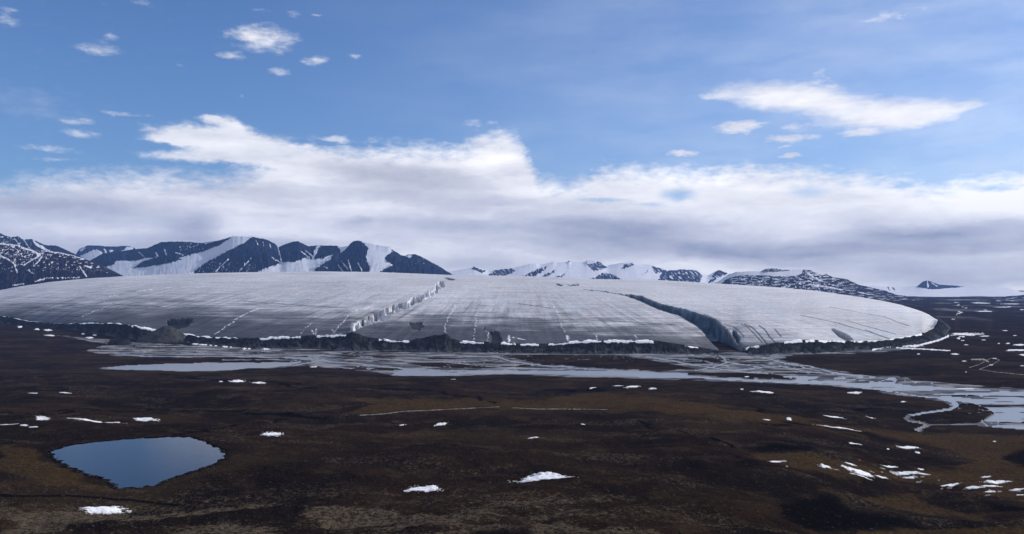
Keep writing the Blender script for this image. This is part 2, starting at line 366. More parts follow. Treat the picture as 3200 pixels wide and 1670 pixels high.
def ground_z(X, Y):
    px = 1600 + F * X / Y
    ci = np.clip(np.searchsorted(pxc, px), 1, len(pxc) - 1); fi = np.clip((px - pxc[ci - 1]) / (pxc[ci] - pxc[ci - 1]), 0, 1)
    ri = np.clip(np.searchsorted(Yrow, Y), 1, len(Yrow) - 1); gi = np.clip((Y - Yrow[ri - 1]) / (Yrow[ri] - Yrow[ri - 1]), 0, 1)
    a = Zg[ri - 1, ci - 1] * (1 - fi) + Zg[ri - 1, ci] * fi; b = Zg[ri, ci - 1] * (1 - fi) + Zg[ri, ci] * fi
    return a * (1 - gi) + b * gi

def flat_sheet(name, pts, z, mat):
    me = bpy.data.meshes.new(name); me.from_pydata([(x, y, z) for x, y in pts], [], [list(range(len(pts)))]); me.materials.append(mat)
    o = bpy.data.objects.new(name, me); col.objects.link(o); return o
xs = [p[0] for p in pond_w]; ys = [p[1] for p in pond_w]
cxp, cyp = sum(xs) / len(xs), sum(ys) / len(ys)
pond = flat_sheet('pond_water', [(cxp + (x - cxp) * 1.10, cyp + (y - cyp) * 1.10) for x, y in pond_w], ZP, M_pond)
props(pond, 'still dark blue pond in a hollow of the near tundra slope', 'pond', kind='structure')
river = flat_sheet('river_water', [(-1700, 1640), (300, 1640), (560, 1400), (640, 1030), (2600, 1030), (2600, 2300), (-1700, 2300)], 0.0, M_river)
props(river, 'pale silty braided river crossing the gravel plain below the glacier', 'river', kind='structure')

# ------------------------------------------------------------------ the glacier
yt_c = scurve([(-900, 985), (-300, 935), (0, 908), (50, 898), (155, 882), (272, 871), (388, 864), (582, 856), (776, 851), (1000, 849), (1188, 851), (1413, 860), (1633, 863), (1734, 867), (1846, 872), (2060, 876), (2235, 886), (2400, 896), (2549, 909), (2646, 923), (2743, 938), (2821, 954), (2879, 973), (2910, 988), (2931, 1003)], 16)
yf_c = scurve([(-900, 1000), (-300, 985), (0, 988), (23, 989), (89, 1003), (202, 1012), (272, 1010), (369, 1011), (427, 1018), (485, 1030), (563, 1040), (621, 1051), (738, 1056), (815, 1056), (932, 1050), (1080, 1044), (1095, 1040), (1149, 1054), (1227, 1063), (1285, 1065), (1441, 1066), (1576, 1070), (1617, 1074), (1722, 1074), (1839, 1063), (2037, 1063), (2176, 1083), (2235, 1093), (2293, 1103), (2320, 1087), (2448, 1067), (2503, 1060), (2549, 1063), (2646, 1065), (2736, 1065), (2802, 1056), (2860, 1046), (2891, 1036), (2918, 1023), (2931, 1005)], 8)
foot_c = scurve([(-900, 1012), (-300, 1012), (0, 1018), (155, 1030), (270, 1042), (419, 1063), (582, 1071), (776, 1088), (994, 1092), (1266, 1098), (1576, 1104), (1800, 1106), (2099, 1107), (2273, 1106), (2390, 1108), (2549, 1103), (2724, 1093), (2860, 1080), (2931, 1066)], 30)
def Yfoot(px): return HC * F / (foot_c(px) - YH)
def Yf(px): return Yfoot(px) + 90 + 60 * sstep(2700, 2880, px) + 240 * sstep(2880, 2931, px)
rt_c = scurve([(-900, 5600), (0, 5200), (800, 4800), (1600, 4700), (2200, 4500), (2600, 4300), (2800, 4250), (2880, 4100), (2915, 3800), (2931, 3400)], 20)
PW = 2.3
GX1 = 2930.0
gpx = np.concatenate([np.linspace(-900, -100, 60)[:-1], np.linspace(-100, GX1 - 60, 1500)[:-1], np.linspace(GX1 - 60, GX1, 90)])
v = np.concatenate([np.linspace(0, 1, 380) ** 1.0]); s_front = 1 - (1 - v) ** (1 / PW)
s_back = 1 + np.linspace(0, 1, 50)[1:] ** 1.5 * 1.6
S = np.concatenate([s_front, s_back])
GP, SS = np.meshgrid(gpx, S)
yf_, yt_ = yf_c(GP), yt_c(GP); YF, YT = Yf(GP), rt_c(GP)
VV = np.where(SS <= 1, 1 - np.clip(1 - SS, 0, 1) ** PW, 1)
yfs_ = scurve([(x_, float(yf_c(x_))) for x_ in range(-900, 2931, 10)], 420)(GP); edge = sstep(2750, 2900, GP); yfs_ = yfs_ * (1 - edge) + yf_ * edge
YFs = scurve([(x_, float(Yf(x_))) for x_ in range(-900, 2931, 10)], 420)(GP) * (1 - edge) + YF * edge
loc = np.clip(1 - SS, 0, 1) ** (PW * 3.0)
rowg = yfs_ + (yt_ - yfs_) * VV + (yf_ - yfs_) * loc + 150 * np.clip(SS - 1, 0, 9) ** 2
GYd = YFs + SS * (YT - YFs) + (YF - YFs) * loc
GXd = (GP - 1600) / F * GYd
GZ = HC - (rowg - YH) / F * GYd
span = sstep(0, 30, yf_ - yt_)
und = fbm(GXd / 700, GYd / 420, 2, 131) * 1.2 + fbm(GXd / 160, GYd / 120, 3, 137) * .8 + fbm(GXd / 28, GYd / 40, 3, 139) * .35
GZ = GZ + und * sstep(0, .1, SS) * span * np.where(SS > 1, 1, 1)
front = SS <= 1.0
# openings in the ice: (outline on the surface, depth in m, edge softness in photo pixels, painted shade and rubble darkness)
RIGHT = [(1847, 906), (1905, 914), (1960, 920), (2006, 925), (2035, 938), (2060, 949), (2090, 956), (2118, 963), (2150, 970), (2176, 979), (2210, 988), (2235, 998), (2250, 1012), (2273, 1033), (2283, 1046), (2289, 1060), (2308, 1088), (2322, 1110), (2250, 1112), (2246, 1092), (2219, 1068), (2196, 1037), (2178, 1021), (2157, 1008), (2118, 985), (2090, 978), (2060, 969), (2030, 955), (2002, 942), (1970, 930), (1944, 921), (1900, 914)]
LEFT = [(1093, 1036), (1094, 1020), (1111, 1008), (1142, 1000), (1152, 990), (1168, 984), (1178, 977), (1192, 975), (1203, 962), (1222, 957), (1240, 952), (1258, 947), (1281, 938), (1298, 930), (1316, 922), (1340, 914), (1359, 911), (1358, 898), (1363, 889), (1382, 881), (1388, 893), (1367, 912), (1340, 932), (1318, 941), (1297, 948), (1266, 966), (1239, 976), (1204, 999), (1175, 1010), (1149, 1018), (1124, 1026), (1107, 1036)]
CUT = [(RIGHT, 62, 3.0, .0), (LEFT, 34, 3.0, .0),
       ([(519, 1012), (522, 998), (560, 995), (600, 993), (604, 1008), (585, 1022), (560, 1030), (530, 1026)], 22, 5, .75),
       ([(2590, 1024), (2604, 1026), (2640, 1042), (2655, 1050), (2668, 1064), (2640, 1064), (2622, 1054), (2604, 1038)], 24, 3, .55),
       ([(1278, 1008), (1295, 1009), (1318, 1007), (1324, 1020), (1310, 1034), (1290, 1032), (1282, 1022)], 5, 4, .85),
       ([(1530, 1036), (1545, 1032), (1560, 1038), (1570, 1070), (1530, 1072)], 10, 4, .8),
       ([(1509, 1022), (1514, 1018), (1519, 1030), (1514, 1034)], 4, 2, .7),
       ([(2290, 1030), (2300, 1036), (2312, 1060), (2314, 1078), (2300, 1066), (2290, 1046)], 22, 2.5, .3),
       ([(1395, 868), (1420, 873), (1412, 877), (1392, 872)], 8, 2, .2), ([(1738, 887), (1757, 891), (1750, 894), (1740, 891)], 14, 1.5, .2), ([(1773, 891), (1811, 890), (1800, 895), (1784, 895)], 14, 1.5, .2)]
CRACK = [([(2200, 983), (2247, 1006), (2278, 1037), (2289, 1053), (2313, 1084)], 1.0, 6), ([(2262, 1014), (2290, 1022), (2308, 1036), (2324, 1053)], 1.0, 7), ([(2316, 1014), (2336, 1024), (2350, 1038), (2382, 1072)], .9, 7),
         ([(2326, 1014), (2352, 1026), (2372, 1046), (2400, 1080)], 1.2, 8), ([(2371, 1018), (2392, 1034), (2402, 1051), (2421, 1070)], 1.2, 9), ([(2420, 1030), (2440, 1052)], 1.0, 6),
         ([(1400, 987), (1600, 993), (1800, 999), (2000, 1008), (2110, 1016)], .9, 3), ([(1150, 975), (1300, 985), (1400, 987)], .8, 3), ([(760, 942), (900, 952), (1080, 962)], .8, 3),
         ([(1620, 950), (1720, 965)], .7, 3), ([(150, 970), (175, 962), (262, 950), (320, 946)], 1.1, 5), ([(350, 950), (420, 956), (500, 958)], .9, 4), ([(1822, 905), (1850, 908)], 1.0, 8),
         ([(2700, 1030), (2780, 1060)], .9, 4), ([(2500, 985), (2620, 1010), (2740, 1045)], .7, 3), ([(2640, 1000), (2800, 1045)], .7, 3), ([(2590, 960), (2760, 990), (2840, 1020)], .6, 3)]
VEIN = [([(1394, 1040), (1390, 1022), (1402, 992), (1425, 950)], 1.5), ([(1381, 980), (1398, 938)], .9), ([(1480, 1066), (1487, 1010), (1492, 985)], 1.1), ([(1773, 1062), (1765, 1035), (1755, 1020), (1748, 990), (1730, 958)], 1.5),
        ([(1776, 1064), (1772, 1050)], 3.5), ([(1866, 1062), (1864, 1050)], 2.2), ([(1990, 1062), (1984, 1048)], 1.8), ([(672, 1044), (705, 1022), (760, 985), (820, 960)], 1.6), ([(985, 1046), (975, 1034)], 3.2),
        ([(985, 1048), (990, 1030)], 3.0), ([(1040, 1042), (1060, 1020), (1090, 985), (1120, 965)], 1.5), ([(1045, 1040), (1040, 1032)], 3), ([(255, 992), (290, 975), (320, 966)], 1.2), ([(430, 911), (475, 906)], 1.3), ([(510, 901), (540, 899)], 1.3), ([(340, 926), (372, 921)], 1.3),
        ([(940, 1044), (952, 1028), (975, 1010)], 1.2), ([(1592, 1066), (1590, 1050)], 3.5), ([(1640, 1062), (1600, 1055)], 1.6), ([(738, 878), (765, 873)], 1.0), ([(1525, 1066), (1526, 1040), (1517, 1034)], 1.0)]
ja = fbm(GP / 15, rowg / 8, 3, 151) * 4.0; al = GP - rowg * .9; jd = np.clip(.72 + fbm(al / 26, rowg / 60, 3, 153) * 1.3, .12, 1.25)
cut = np.zeros(GP.shape); wall = np.zeros(GP.shape); shade_debris = np.zeros(GP.shape)
for pts, dep, soft, shade_deb in CUT:
    sdv = poly_sd(GP + ja, rowg + ja * .7, pts, 1.0) if pts is not LEFT else poly_sd(GP, rowg, pts, 1.0) + fbm(al / 20, rowg / 40, 4, 157, .6) * 5.5
    k = sstep(-.3, soft, sdv) * front; cut = np.maximum(cut, k * dep * (jd if pts is LEFT else 1))
    if shade_deb < .5: wall = np.maximum(wall, sstep(-.5, 2, sdv) * front * .10 if pts is LEFT else sstep(-2.0, .5, sdv) * front)
    shade_debris = np.maximum(shade_debris, sstep(-1, 2, sdv) * front * (shade_deb if pts is not RIGHT else np.clip(.10 + .8 * sstep(985, 1085, rowg) + .5 * fbm(GP / 14, rowg / 9, 3, 155), 0, .95)))  # right cleft: shade painted in, darker towards the ice front
for pts, w, dep in CRACK:
    d = line_d(GP + ja * .3, rowg + ja * .2, pts)
    k = sstep(w * 1.7, w * .3, d) * front; cut = np.maximum(cut, k * dep); shade_debris = np.maximum(shade_debris, k * .45)
GZ = GZ - cut
# broken ice blocks standing in the left cleft
bl = np.clip(fbm(al / 15, rowg / 13, 3, 161) - .05, 0, 1) * sstep(0, 6, poly_sd(GP, rowg, LEFT)) * 26
GZ = GZ + bl * front
GZ = np.maximum(GZ, -4)
dl = curve([(-900, 985), (0, 955), (160, 960), (400, 948), (620, 955), (900, 975), (1200, 988), (1600, 992), (2000, 1018), (2300, 1045), (2500, 1085), (2930, 1100)])(GP)
dn = fbm(GP / 160, rowg / 16, 4, 171)
dirt = np.clip(sstep(-34, 30, rowg - dl + dn * 34) * .75 + .35 * sstep(10, 70, rowg - dl + dn * 20), 0, 1)
dirt = np.clip(dirt + .25 * sstep(.1, .6, fbm(GP / 300, rowg / 3.2, 3, 173)) * sstep(-90, 10, rowg - dl), 0, 1)
theta = np.arctan2(GXd, 5600 - GYd); rad = np.hypot(GXd, 5600 - GYd)
st = fbm(GP / 260 + fbm(GP / 200, rowg / 30, 2, 175), rowg / 2.4, 4, 181, .7)      # layers that run along the margin
stn = np.clip((fbm(GP / 90, rowg / 3.4, 3, 183, .7) - .15) * 2, -1, 1)
rd = fbm(theta * 90, rad / 420, 4, 191, .7)                                         # lines that run down the ice
fine = fbm(GXd / 14, GYd / 22, 3, 195)
low = sstep(-130, 20, rowg - dl)
alb = .64 + st * (.11 + .11 * low) + rd * (.03 + .19 * low) + stn * .05 * low + fbm(GXd / 500, GYd / 700, 4, 197) * .10 + fine * .10 + fbm(GXd / 5, GYd / 9, 2, 196) * .05
alb = alb + .10 * sstep(1900, 2700, GP) * (1 - low) - .06 * low
thinl = sstep(.62, .8, np.abs(noise(theta * 130, rad / 1500, 199))) * .28 * low
alb = np.clip(alb - thinl, .05, 1)
lz = sstep(-1, 2, poly_sd(GP, rowg, LEFT)); alb = alb * (1 - lz) + (.80 + .2 * np.clip(fbm(GP / 6, rowg / 5, 3, 159) * 2, -1, 1)) * lz; dirt = dirt * (1 - lz)
vein = np.zeros(GP.shape)
for pts, w in VEIN:
    d = line_d(GP + ja * 1.0, rowg, pts, 1.0); w = w * (.72 if w < 2 else .8)
    vein = np.maximum(vein, sstep(w * 1.7, w * .4, d) * np.clip(.55 + fbm(GP / 7, rowg / 6, 3, 201) * 1.5, 0, 1) * front)
sp = noise(GP / 3.2, rowg / 1.6, 203)
vein = np.maximum(vein, sstep(.62, .9, sp) * .55 * sstep(30, -60, rowg - dl) * front)
vein = vein * (1 - wall)
# pale crumbling rim at the right end of the ice
rim = sstep(2840, 2925, GP) * sstep(0, 30, rowg - 1000 + (GP - 2900) * .6) * front
GZ = GZ - rim * np.abs(fbm(theta * 60, rad / 150, 3, 207)) * 10 * span
skY = GYd[0] - 4; skX = (gpx - 1600) / F * skY                                      # steep skirt behind the moraine
def cat(a, b): return np.vstack([b[None], a])
GXa, GYa, GZa = cat(GXd, skX), cat(GYd, skY), cat(GZ, GZ[0] - 40)
glacier = grid_obj('glacier', GXa, GYa, GZa, M_ice, {k: cat(a, a[0]) for k, a in dict(alb=alb, dirt=dirt, wall=wall, shade_debris=shade_debris, vein=vein).items()})
props(glacier, 'broad pale grey glacier dome with two long clefts above the gravel plain', 'glacier', kind='structure')

# ------------------------------------------------------------------ the moraine round the foot of the ice
inner = [(float(p), float(yf_c(p)), float(Yf(p))) for p in list(range(-900, 2800, 12))] + [(2802, 1056, None), (2860, 1046, None), (2891, 1036, None), (2918, 1023, None), (2930, 1005, None)]
inner = [(p, r, float(Yf(p)) if y is None else y) for p, r, y in inner]
outer = [(p, float(foot_c(p)) + 3.0 + 3.0 * float(fbm(p / 55, 3.3, 3, 227))) for p, _, _ in inner[:-5]] + [(2815, 1090), (2882, 1077), (2930, 1067), (2966, 1053), (2976, 1024)]
inner += [(2908, 985, 4450.), (2870, 967, 5100.), (2800, 947, 6500.), (2740, 935, 7500.)]
outer += [(2940, 994), (2898, 975), (2830, 955), (2760, 941)]
I = np.array(inner); O = np.array([(p, r, HC * F / (r - YH)) for p, r in outer])
tt_ = np.concatenate([[0], np.cumsum(np.hypot(np.diff(O[:, 0]), np.diff(O[:, 1])))])
tn = np.linspace(0, tt_[-1], 2600)
I = np.stack([np.interp(tn, tt_, I[:, k]) for k in range(3)], 1); O = np.stack([np.interp(tn, tt_, O[:, k]) for k in range(3)], 1)
IX = (I[:, 0] - 1600) / F * I[:, 2]; IY = I[:, 2]; IZ = HC - (I[:, 1] - YH) / F * I[:, 2]
OX = (O[:, 0] - 1600) / F * O[:, 2]; OY = O[:, 2]
w = np.linspace(0, 1, 46)[:, None]                                                  # 0 foot, 1 crest; then down behind
bump_c = np.interp(I[:, 0], [1270, 1300, 1345, 1394, 1412, 1440], [0, 6, 16, 24, 10, 0]) + np.interp(I[:, 0], [1085, 1110, 1150], [0, 7, 0])
bump_c = bump_c - np.interp(I[:, 0], [2205, 2240, 2310, 2340], [0, 12, 14, 0])
crest = IZ - 1.0 + bump_c + fbm(tn / 26, tn * 0 + 3, 4, 211) * 3
MX = OX + (IX - OX) * w; MY = OY + (IY - 12 - OY) * w
prof = np.where(w < .4, .28 * (w / .4) ** 1.3, .28 + .72 * ((w - .4) / .6) ** .9)
flute = ridged(tn[None] / 13 + w * 1.1, w * 2.6 + tn[None] / 40, 4, 221)
MZ = -2.0 + (crest + 2) * prof + (flute - .55) * 4.2 * np.sin(np.pi * np.clip(w, 0, 1)) ** .8 * np.clip(crest / 30, 0, 1.3) + fbm(MX / 9, MY / 9, 3, 223) * 1.3 * np.sin(np.pi * w)
MX = np.vstack([MX, MX[-1] * 1.0, MX[-1]]); MY = np.vstack([MY, MY[-1] + 14, MY[-1] + 30]); MZ = np.vstack([MZ, MZ[-1] - 3, MZ[-1] - 30])
FT = np.vstack([np.clip(sstep(.55, .15, w + fbm(tn[None] / 16 + w, w * 3, 3, 225) * .35), 0, 1), 0 * MX[:2]])
moraine = grid_obj('moraine', MX, MY, MZ, M_mor, dict(foot=FT))
props(moraine, 'dark rubble moraine ridge running along the foot of the glacier', 'moraine', kind='structure')

def mound(name, pxc_, row_base, row_top, halfpx, depth_ratio, lean, mat, label, flat=0.0, sd0=0):
    Yc = HC * F / (row_base - YH); X0 = (pxc_ - 1600) / F * Yc
    R = halfpx / F * Yc; H = (row_base - row_top) / F * Yc
    Yc = Yc + R * depth_ratio * .25
    n = 90; a = np.linspace(0, 2 * np.pi, n * 2 + 1)[:-1]; r = np.linspace(0, 1, n)
    A, Rr = np.meshgrid(a, r)
    rr = Rr * (1 + .10 * noise(np.cos(A) * 1.7, np.sin(A) * 1.7, sd0))
    X = X0 + rr * R * np.cos(A) + lean * R * (1 - Rr); Yv = Yc + rr * R * depth_ratio * np.sin(A)
    hgt = np.clip(1 - Rr, 0, 1) ** .92 if flat == 0 else sstep(1, flat, Rr)
    Z = -1.5 + (H + 1.5) * hgt * (1 - .10 * np.exp(-(Rr / .08) ** 2) * (flat == 0)) + fbm(X / 16, Yv / 16, 4, sd0 + 5) * H * .05 * np.sin(np.pi * Rr) ** .5
    X = np.hstack([X, X[:, :1]]); Yv = np.hstack([Yv, Yv[:, :1]]); Z = np.hstack([Z, Z[:, :1]])
    o = grid_obj(name, X, Yv, Z, mat); return props(o, label, 'mound')
mound('moraine_mound', 506, 1069, 1014, 88, .8, .13, M_mound, 'steep grey-green gravel cone standing alone before the glacier foot', 0.0, 3)
mound('moraine_mound', 370, 1079, 1063, 44, .8, 0, M_mor, 'low flat-topped dark mound just beside the steep gravel cone', .55, 8)

# ------------------------------------------------------------------ snow
def snow_mesh(name, X, Y, m, thick, mat, zf=None):
    zf = zf or ground_z
    Z = zf(X, Y) + np.where(m > 0, thick * np.clip(m, 0, 1) ** .5 + .1, -.8)
    keep = m > 0
    if not keep.any(): return None
    return grid_obj(name, X, Y, Z, mat, dict(core=np.clip(m, 0, 1)), keep=keep)
def snow_patch(cx, cy, wd, ht, label, group, seed, thick=.45, shape=0, mat=None):
    u = np.arange(-wd * .62 - 2, wd * .62 + 2.01, max(.8, wd / 110)); vv = np.arange(-ht * .8 - 2, ht * .8 + 2.01, max(.35, ht / 50))
    U, V = np.meshgrid(u, vv)
    c0 = on_ground(cx, cy); Yc = c0[1]
    # rows measured from the local slope so the patch keeps its outline on the ground
    ya = on_ground(cx, cy + 3)[1]; yb = on_ground(cx, cy - 3)[1]; k = min(max((yb - ya) / 6, Yc / 1800), Yc / (cy - YH))
    Y = Yc - V * k; X = c0[0] + U / F * Yc + (Y - Yc) * c0[0] / Yc
    n1 = fbm(U / max(wd * .36, 4) + seed, V / max(ht * .7, 2), 2, seed % 40) * .55 + fbm(U / max(wd * .10, 2.5) + seed, V / max(ht * .10, .7), 3, seed % 37, .6) * .55
    bend = {0: 0, 1: .45 * ht * np.cos(U / wd * 3.0) - .25 * ht, 2: -.35 * ht * (U / wd), 3: .3 * ht * np.sin(U / wd * 5), 4: .55 * ht * (U / wd)}[shape]
    vb = V + bend
    m = 1 - ((2 * np.abs(U) / wd) ** 2.0 + (2 * np.abs(vb) / ht) ** 2.0) ** .5
    m = m + n1 * .8 - .02
    o = snow_mesh('snow_patch', X, Y, m * 2.2, thick, mat or M_snow)
    if o is None: return None
    return props(o, label, 'snow patch', group)
G1 = 'snow patches left on the near tundra'; G2 = 'snow patches on the far side of the river'; G3 = 'snow lying in the boggy moss on the right'
PATCH = [
 (103, 1229, 26, 4, 'small thin snow streak on the left slope, left of its pair', G1, 0), (207, 1229, 33, 5, 'small thin snow streak on the left slope, right of its pair', G1, 0),
 (738, 1193, 44, 8, 'white snow patch with tapering left end, left of a close pair below the lake', G1, 4), (808, 1195, 42, 7, 'flat white snow patch, right of a close pair below the pale lake', G1, 0),
 (690, 1193, 12, 3, 'tiny snow scrap left of the close pair below the pale lake', G1, 0),
 (135, 1312, 44, 15, 'wedge-shaped bright snow patch above the pond near the left edge', G1, 2), (303, 1319, 165, 4.5, 'long thin ribbon of snow above the pond', G1, 0),
 (455, 1311, 70, 14, 'slanting bright snow patch behind the pond at the end of a thin snow ribbon', G1, 2), (25, 1328, 52, 2.6, 'very thin snow line cut by the left edge of the view', G1, 0),
 (76, 1330, 24, 5, 'small snow scrap below the wedge-shaped snow patch', G1, 2), (103, 1335, 26, 3, 'faint thin snow scrap nearest above the left end of the pond', G1, 0),
 (848, 1358, 60, 19, 'ragged snow patch right of the pond, with a notched right end', G1, 0), (318, 1588, 150, 22, 'ragged flat snow patch in front of the pond, nearest to the viewer', G1, 4),
 (1323, 1530, 108, 26, 'thick snow patch with a peaked top on the near slope', G1, 2), (1698, 1497, 178, 17, 'long curved snow patch with a raised right end on the near slope', G1, 1),
 (1377, 1327, 38, 7, 'small slanting snow patch on the middle slope below the pale snow line', G1, 4), (1668, 1368, 30, 5, 'small thin snow streak on the dark middle slope', G1, 4),
 (1257, 1329, 20, 2.4, 'faint snow scrap beside a dark boulder', G1, 0), (1821, 1327, 11, 3.5, 'tiny lone snow dot on the middle slope', G1, 0),
 (1853, 1212, 20, 5, 'small snow patch first from the left in the row below the river', G1, 4), (1934, 1207, 34, 7, 'brightest and thickest snow patch in the row below the river', G1, 0),
 (1974, 1208, 44, 5.5, 'thin slanting snow streak touching the brightest patch in the row below the river', G1, 4), (2041, 1215, 24, 4.5, 'small snow scrap last on the right of the row below the river', G1, 0),
 (2381, 1225, 64, 5.5, 'broken string of snow below the river bend', G1, 0), (2319, 1217, 10, 3, 'tiny snow dot left of the broken snow string below the river bend', G1, 0),
 (2673, 1228, 38, 7, 'lone triangular snow patch on the dark bank below the river', G1, 0), (2823, 1256, 16, 3.5, 'tiny snow scrap on the dark bank near the side channel', G1, 0),
 (2604, 1304, 66, 3.4, 'thin straight snow streak on the mossy flat', G1, 0), (2720, 1306, 28, 2.6, 'short faint snow streak right of the thin straight one on the mossy flat', G1, 0),
 (2619, 1337, 135, 3, 'long faint snow thread crossing the mossy flat', G1, 4), (2466, 1310, 15, 9, 'small upright snow lump on the mossy flat', G1, 0), (2398, 1313, 22, 2.4, 'faint snow dash left of the upright snow lump', G1, 0),
 (2670, 1388, 38, 4, 'faint broken snow scrap in the middle of the dark knoll', G1, 0), (2839, 1400, 66, 8, 'slanting snow patch on the dark knoll at right', G1, 4),
 (2868, 1415, 15, 7, 'small hooked snow patch just under the slanting one on the dark knoll', G1, 2), (2775, 1405, 9, 4, 'tiny snow dot left of the slanting patch on the dark knoll', G1, 0),
 (2425, 1444, 52, 7, 'small broken snow patch at the left end of the bog', G3, 4), (2579, 1458, 42, 8, 'small snow patch between the left end of the bog and its large patches', G3, 0),
 (2658, 1451, 34, 4, 'thin snow streak just below the red tent', G3, 0), (2683, 1474, 92, 24, 'large grey-white ragged snow patch in the middle of the bog', G3, 0),
 (2692, 1489, 60, 7, 'flat bright snow patch under the large ragged one in the bog', G3, 0), (2778, 1459, 54, 8, 'slanting snow streak above the large patches in the bog', G3, 4),
 (2837, 1480, 112, 18, 'largest smooth snow patch in the bog, pointed at its right end', G3, 0), (2841, 1494, 42, 6, 'small snow patch below the largest smooth one in the bog', G3, 0),
 (2755, 1492, 40, 5, 'thin snow patch between the two large patches of the bog', G3, 0), (2878, 1468, 20, 5, 'small snow dot above the pointed end of the largest bog patch', G3, 0),
 (2969, 1517, 58, 9, 'slanting snow patch low in the bog, left one of its row', G3, 4), (3043, 1524, 56, 11, 'speckled snow patch low in the bog, middle one of its row', G3, 0),
 (3081, 1492, 36, 5, 'thin snow streak above the right-hand bog cluster', G3, 0), (3114, 1509, 84, 11, 'long bright snow patch of the right-hand bog cluster', G3, 4),
 (3097, 1520, 58, 9, 'snow patch joined under the long bright one in the right-hand bog cluster', G3, 0), (3093, 1537, 34, 4, 'thin snow scrap below the right-hand bog cluster', G3, 0),
 (3178, 1531, 46, 7, 'snow patch at the right edge of the bog', G3, 4), (3190, 1548, 22, 4, 'small snow scrap lowest at the right edge of the bog', G3, 0), (3108, 1380, 11, 3.5, 'tiny snow dot on the brown moss below the river mouth', G1, 0),
 (2334, 1178, 15, 3, 'small snow scrap on the river island', G2, 0), (3019, 1215, 80, 3.2, 'thin bright snow edge on the far river bank', G2, 0), (1417, 1186, 16, 2.4, 'faint snow fleck just below the river near the middle', G1, 0), (980, 1147, 22, 2.6, 'faint snow fleck beside the pale lake', G2, 0),
 (3018, 1045, 92, 9, 'long white snow patch beyond the right end of the moraine', G2, 0), (3078, 1051, 32, 3, 'thin tail of snow beside the long patch past the moraine', G2, 0),
 (3073, 1016, 56, 4, 'thin straight snow strip on the right valley floor', G2, 0), (3062, 1000, 52, 5, 'slanting snow strip above the thin straight one in the right valley', G2, 2),
 (3152, 1002, 62, 4, 'snow strip at the right edge of the valley, level with the glacier tip', G2, 0), (3132, 1009, 46, 3.2, 'faint snow strip close under the one level with the glacier tip', G2, 0),
 (3186, 1078, 36, 5, 'snow strip cut by the right edge, upper one of two', G2, 0), (3174, 1095, 56, 5, 'snow strip cut by the right edge, lower one of two', G2, 0),
 (2984, 1107, 24, 4.5, 'small oval snow patch on the right valley slope', G2, 0), (2870, 1107, 9, 3, 'tiny snow dot on the right valley slope', G2, 0), (3149, 1074, 12, 3, 'tiny snow dot left of two strips at the right edge', G2, 0), (3194, 1109, 22, 3.6, 'small snow scrap under two strips at the right edge', G2, 0),
 (3066, 963, 48, 7, 'broad oval snow patch high in the right valley', G2, 0), (3031, 963, 26, 5, 'snow patch left of the broad oval high in the right valley', G2, 0), (3132, 963, 28, 5, 'snow patch right of the broad oval high in the right valley', G2, 0),
 (3000, 963, 14, 3, 'tiny snow dot at the left of the high row in the right valley', G2, 0), (3190, 973, 24, 6, 'snow patch at the right edge high in the valley', G2, 0), (2988, 998, 14, 3, 'small snow scrap right of the glacier tip', G2, 0),
]
sid = 0
for cx, cy, wd, ht, lab, g, sh in PATCH:
    sid += 1; ht = ht * .82 if g == G3 else ht; snow_patch(cx, cy, wd, ht, lab, g, sid * 3 + 1, .35 if cy > 1180 else .5, sh)
# scraps nobody can tell apart
for i in range(20):
    t_ = rng.random(); cx = 2440 + t_ * 740 + rng.normal() * 14; cy = 1447 + t_ * 72 + rng.normal() * 14 + 8
    snow_patch(cx, cy, 6 + rng.random() * 14, 2 + rng.random() * 2.2, 'tiny snow scrap among the moss of the bog', 'tiny snow scraps in the bog', 200 + i, .3, 0, M_frost)
for i in range(22):
    snow_patch(2990 + rng.random() * 210, 975 + rng.random() * 190, 5 + rng.random() * 12, 1.8 + rng.random() * 1.4, 'tiny snow scrap on the dark floor of the right valley', 'tiny snow scraps in the right valley', 300 + i, .4)
for i in range(16):
    u_ = rng.random(); snow_patch(2975 + 25 * math.sin(u_ * 9) + rng.random() * 18, 1000 + 60 * u_, 4 + rng.random() * 8, 2 + rng.random() * 2, 'small snow scrap strung along the foot of the moraine tip', 'snow scraps by the moraine tip', 340 + i, .4)
for (cx, cy, wd, ht) in [(62, 1022, 15, 6), (116, 1028, 15, 5), (150, 1031, 24, 5), (260, 1044, 10, 4), (295, 1046, 12, 4), (281, 1056, 21, 5), (155, 1049, 30, 4), (610, 1075, 22, 4), (634, 1078, 26, 4), (658, 1080, 8, 4), (674, 1081, 8, 3), (703, 1083, 18, 5), (721, 1083, 7, 3), (765, 1090, 14, 6), (779, 1091, 9, 4), (831, 1092, 18, 6)]:
    snow_patch(cx, max(cy, float(foot_c(cx)) + 2.5), wd, ht, 'small bright snow scrap at the foot of the moraine, left of the middle', 'snow scraps along the moraine foot', 380 + int(cx) % 60, 1.0)

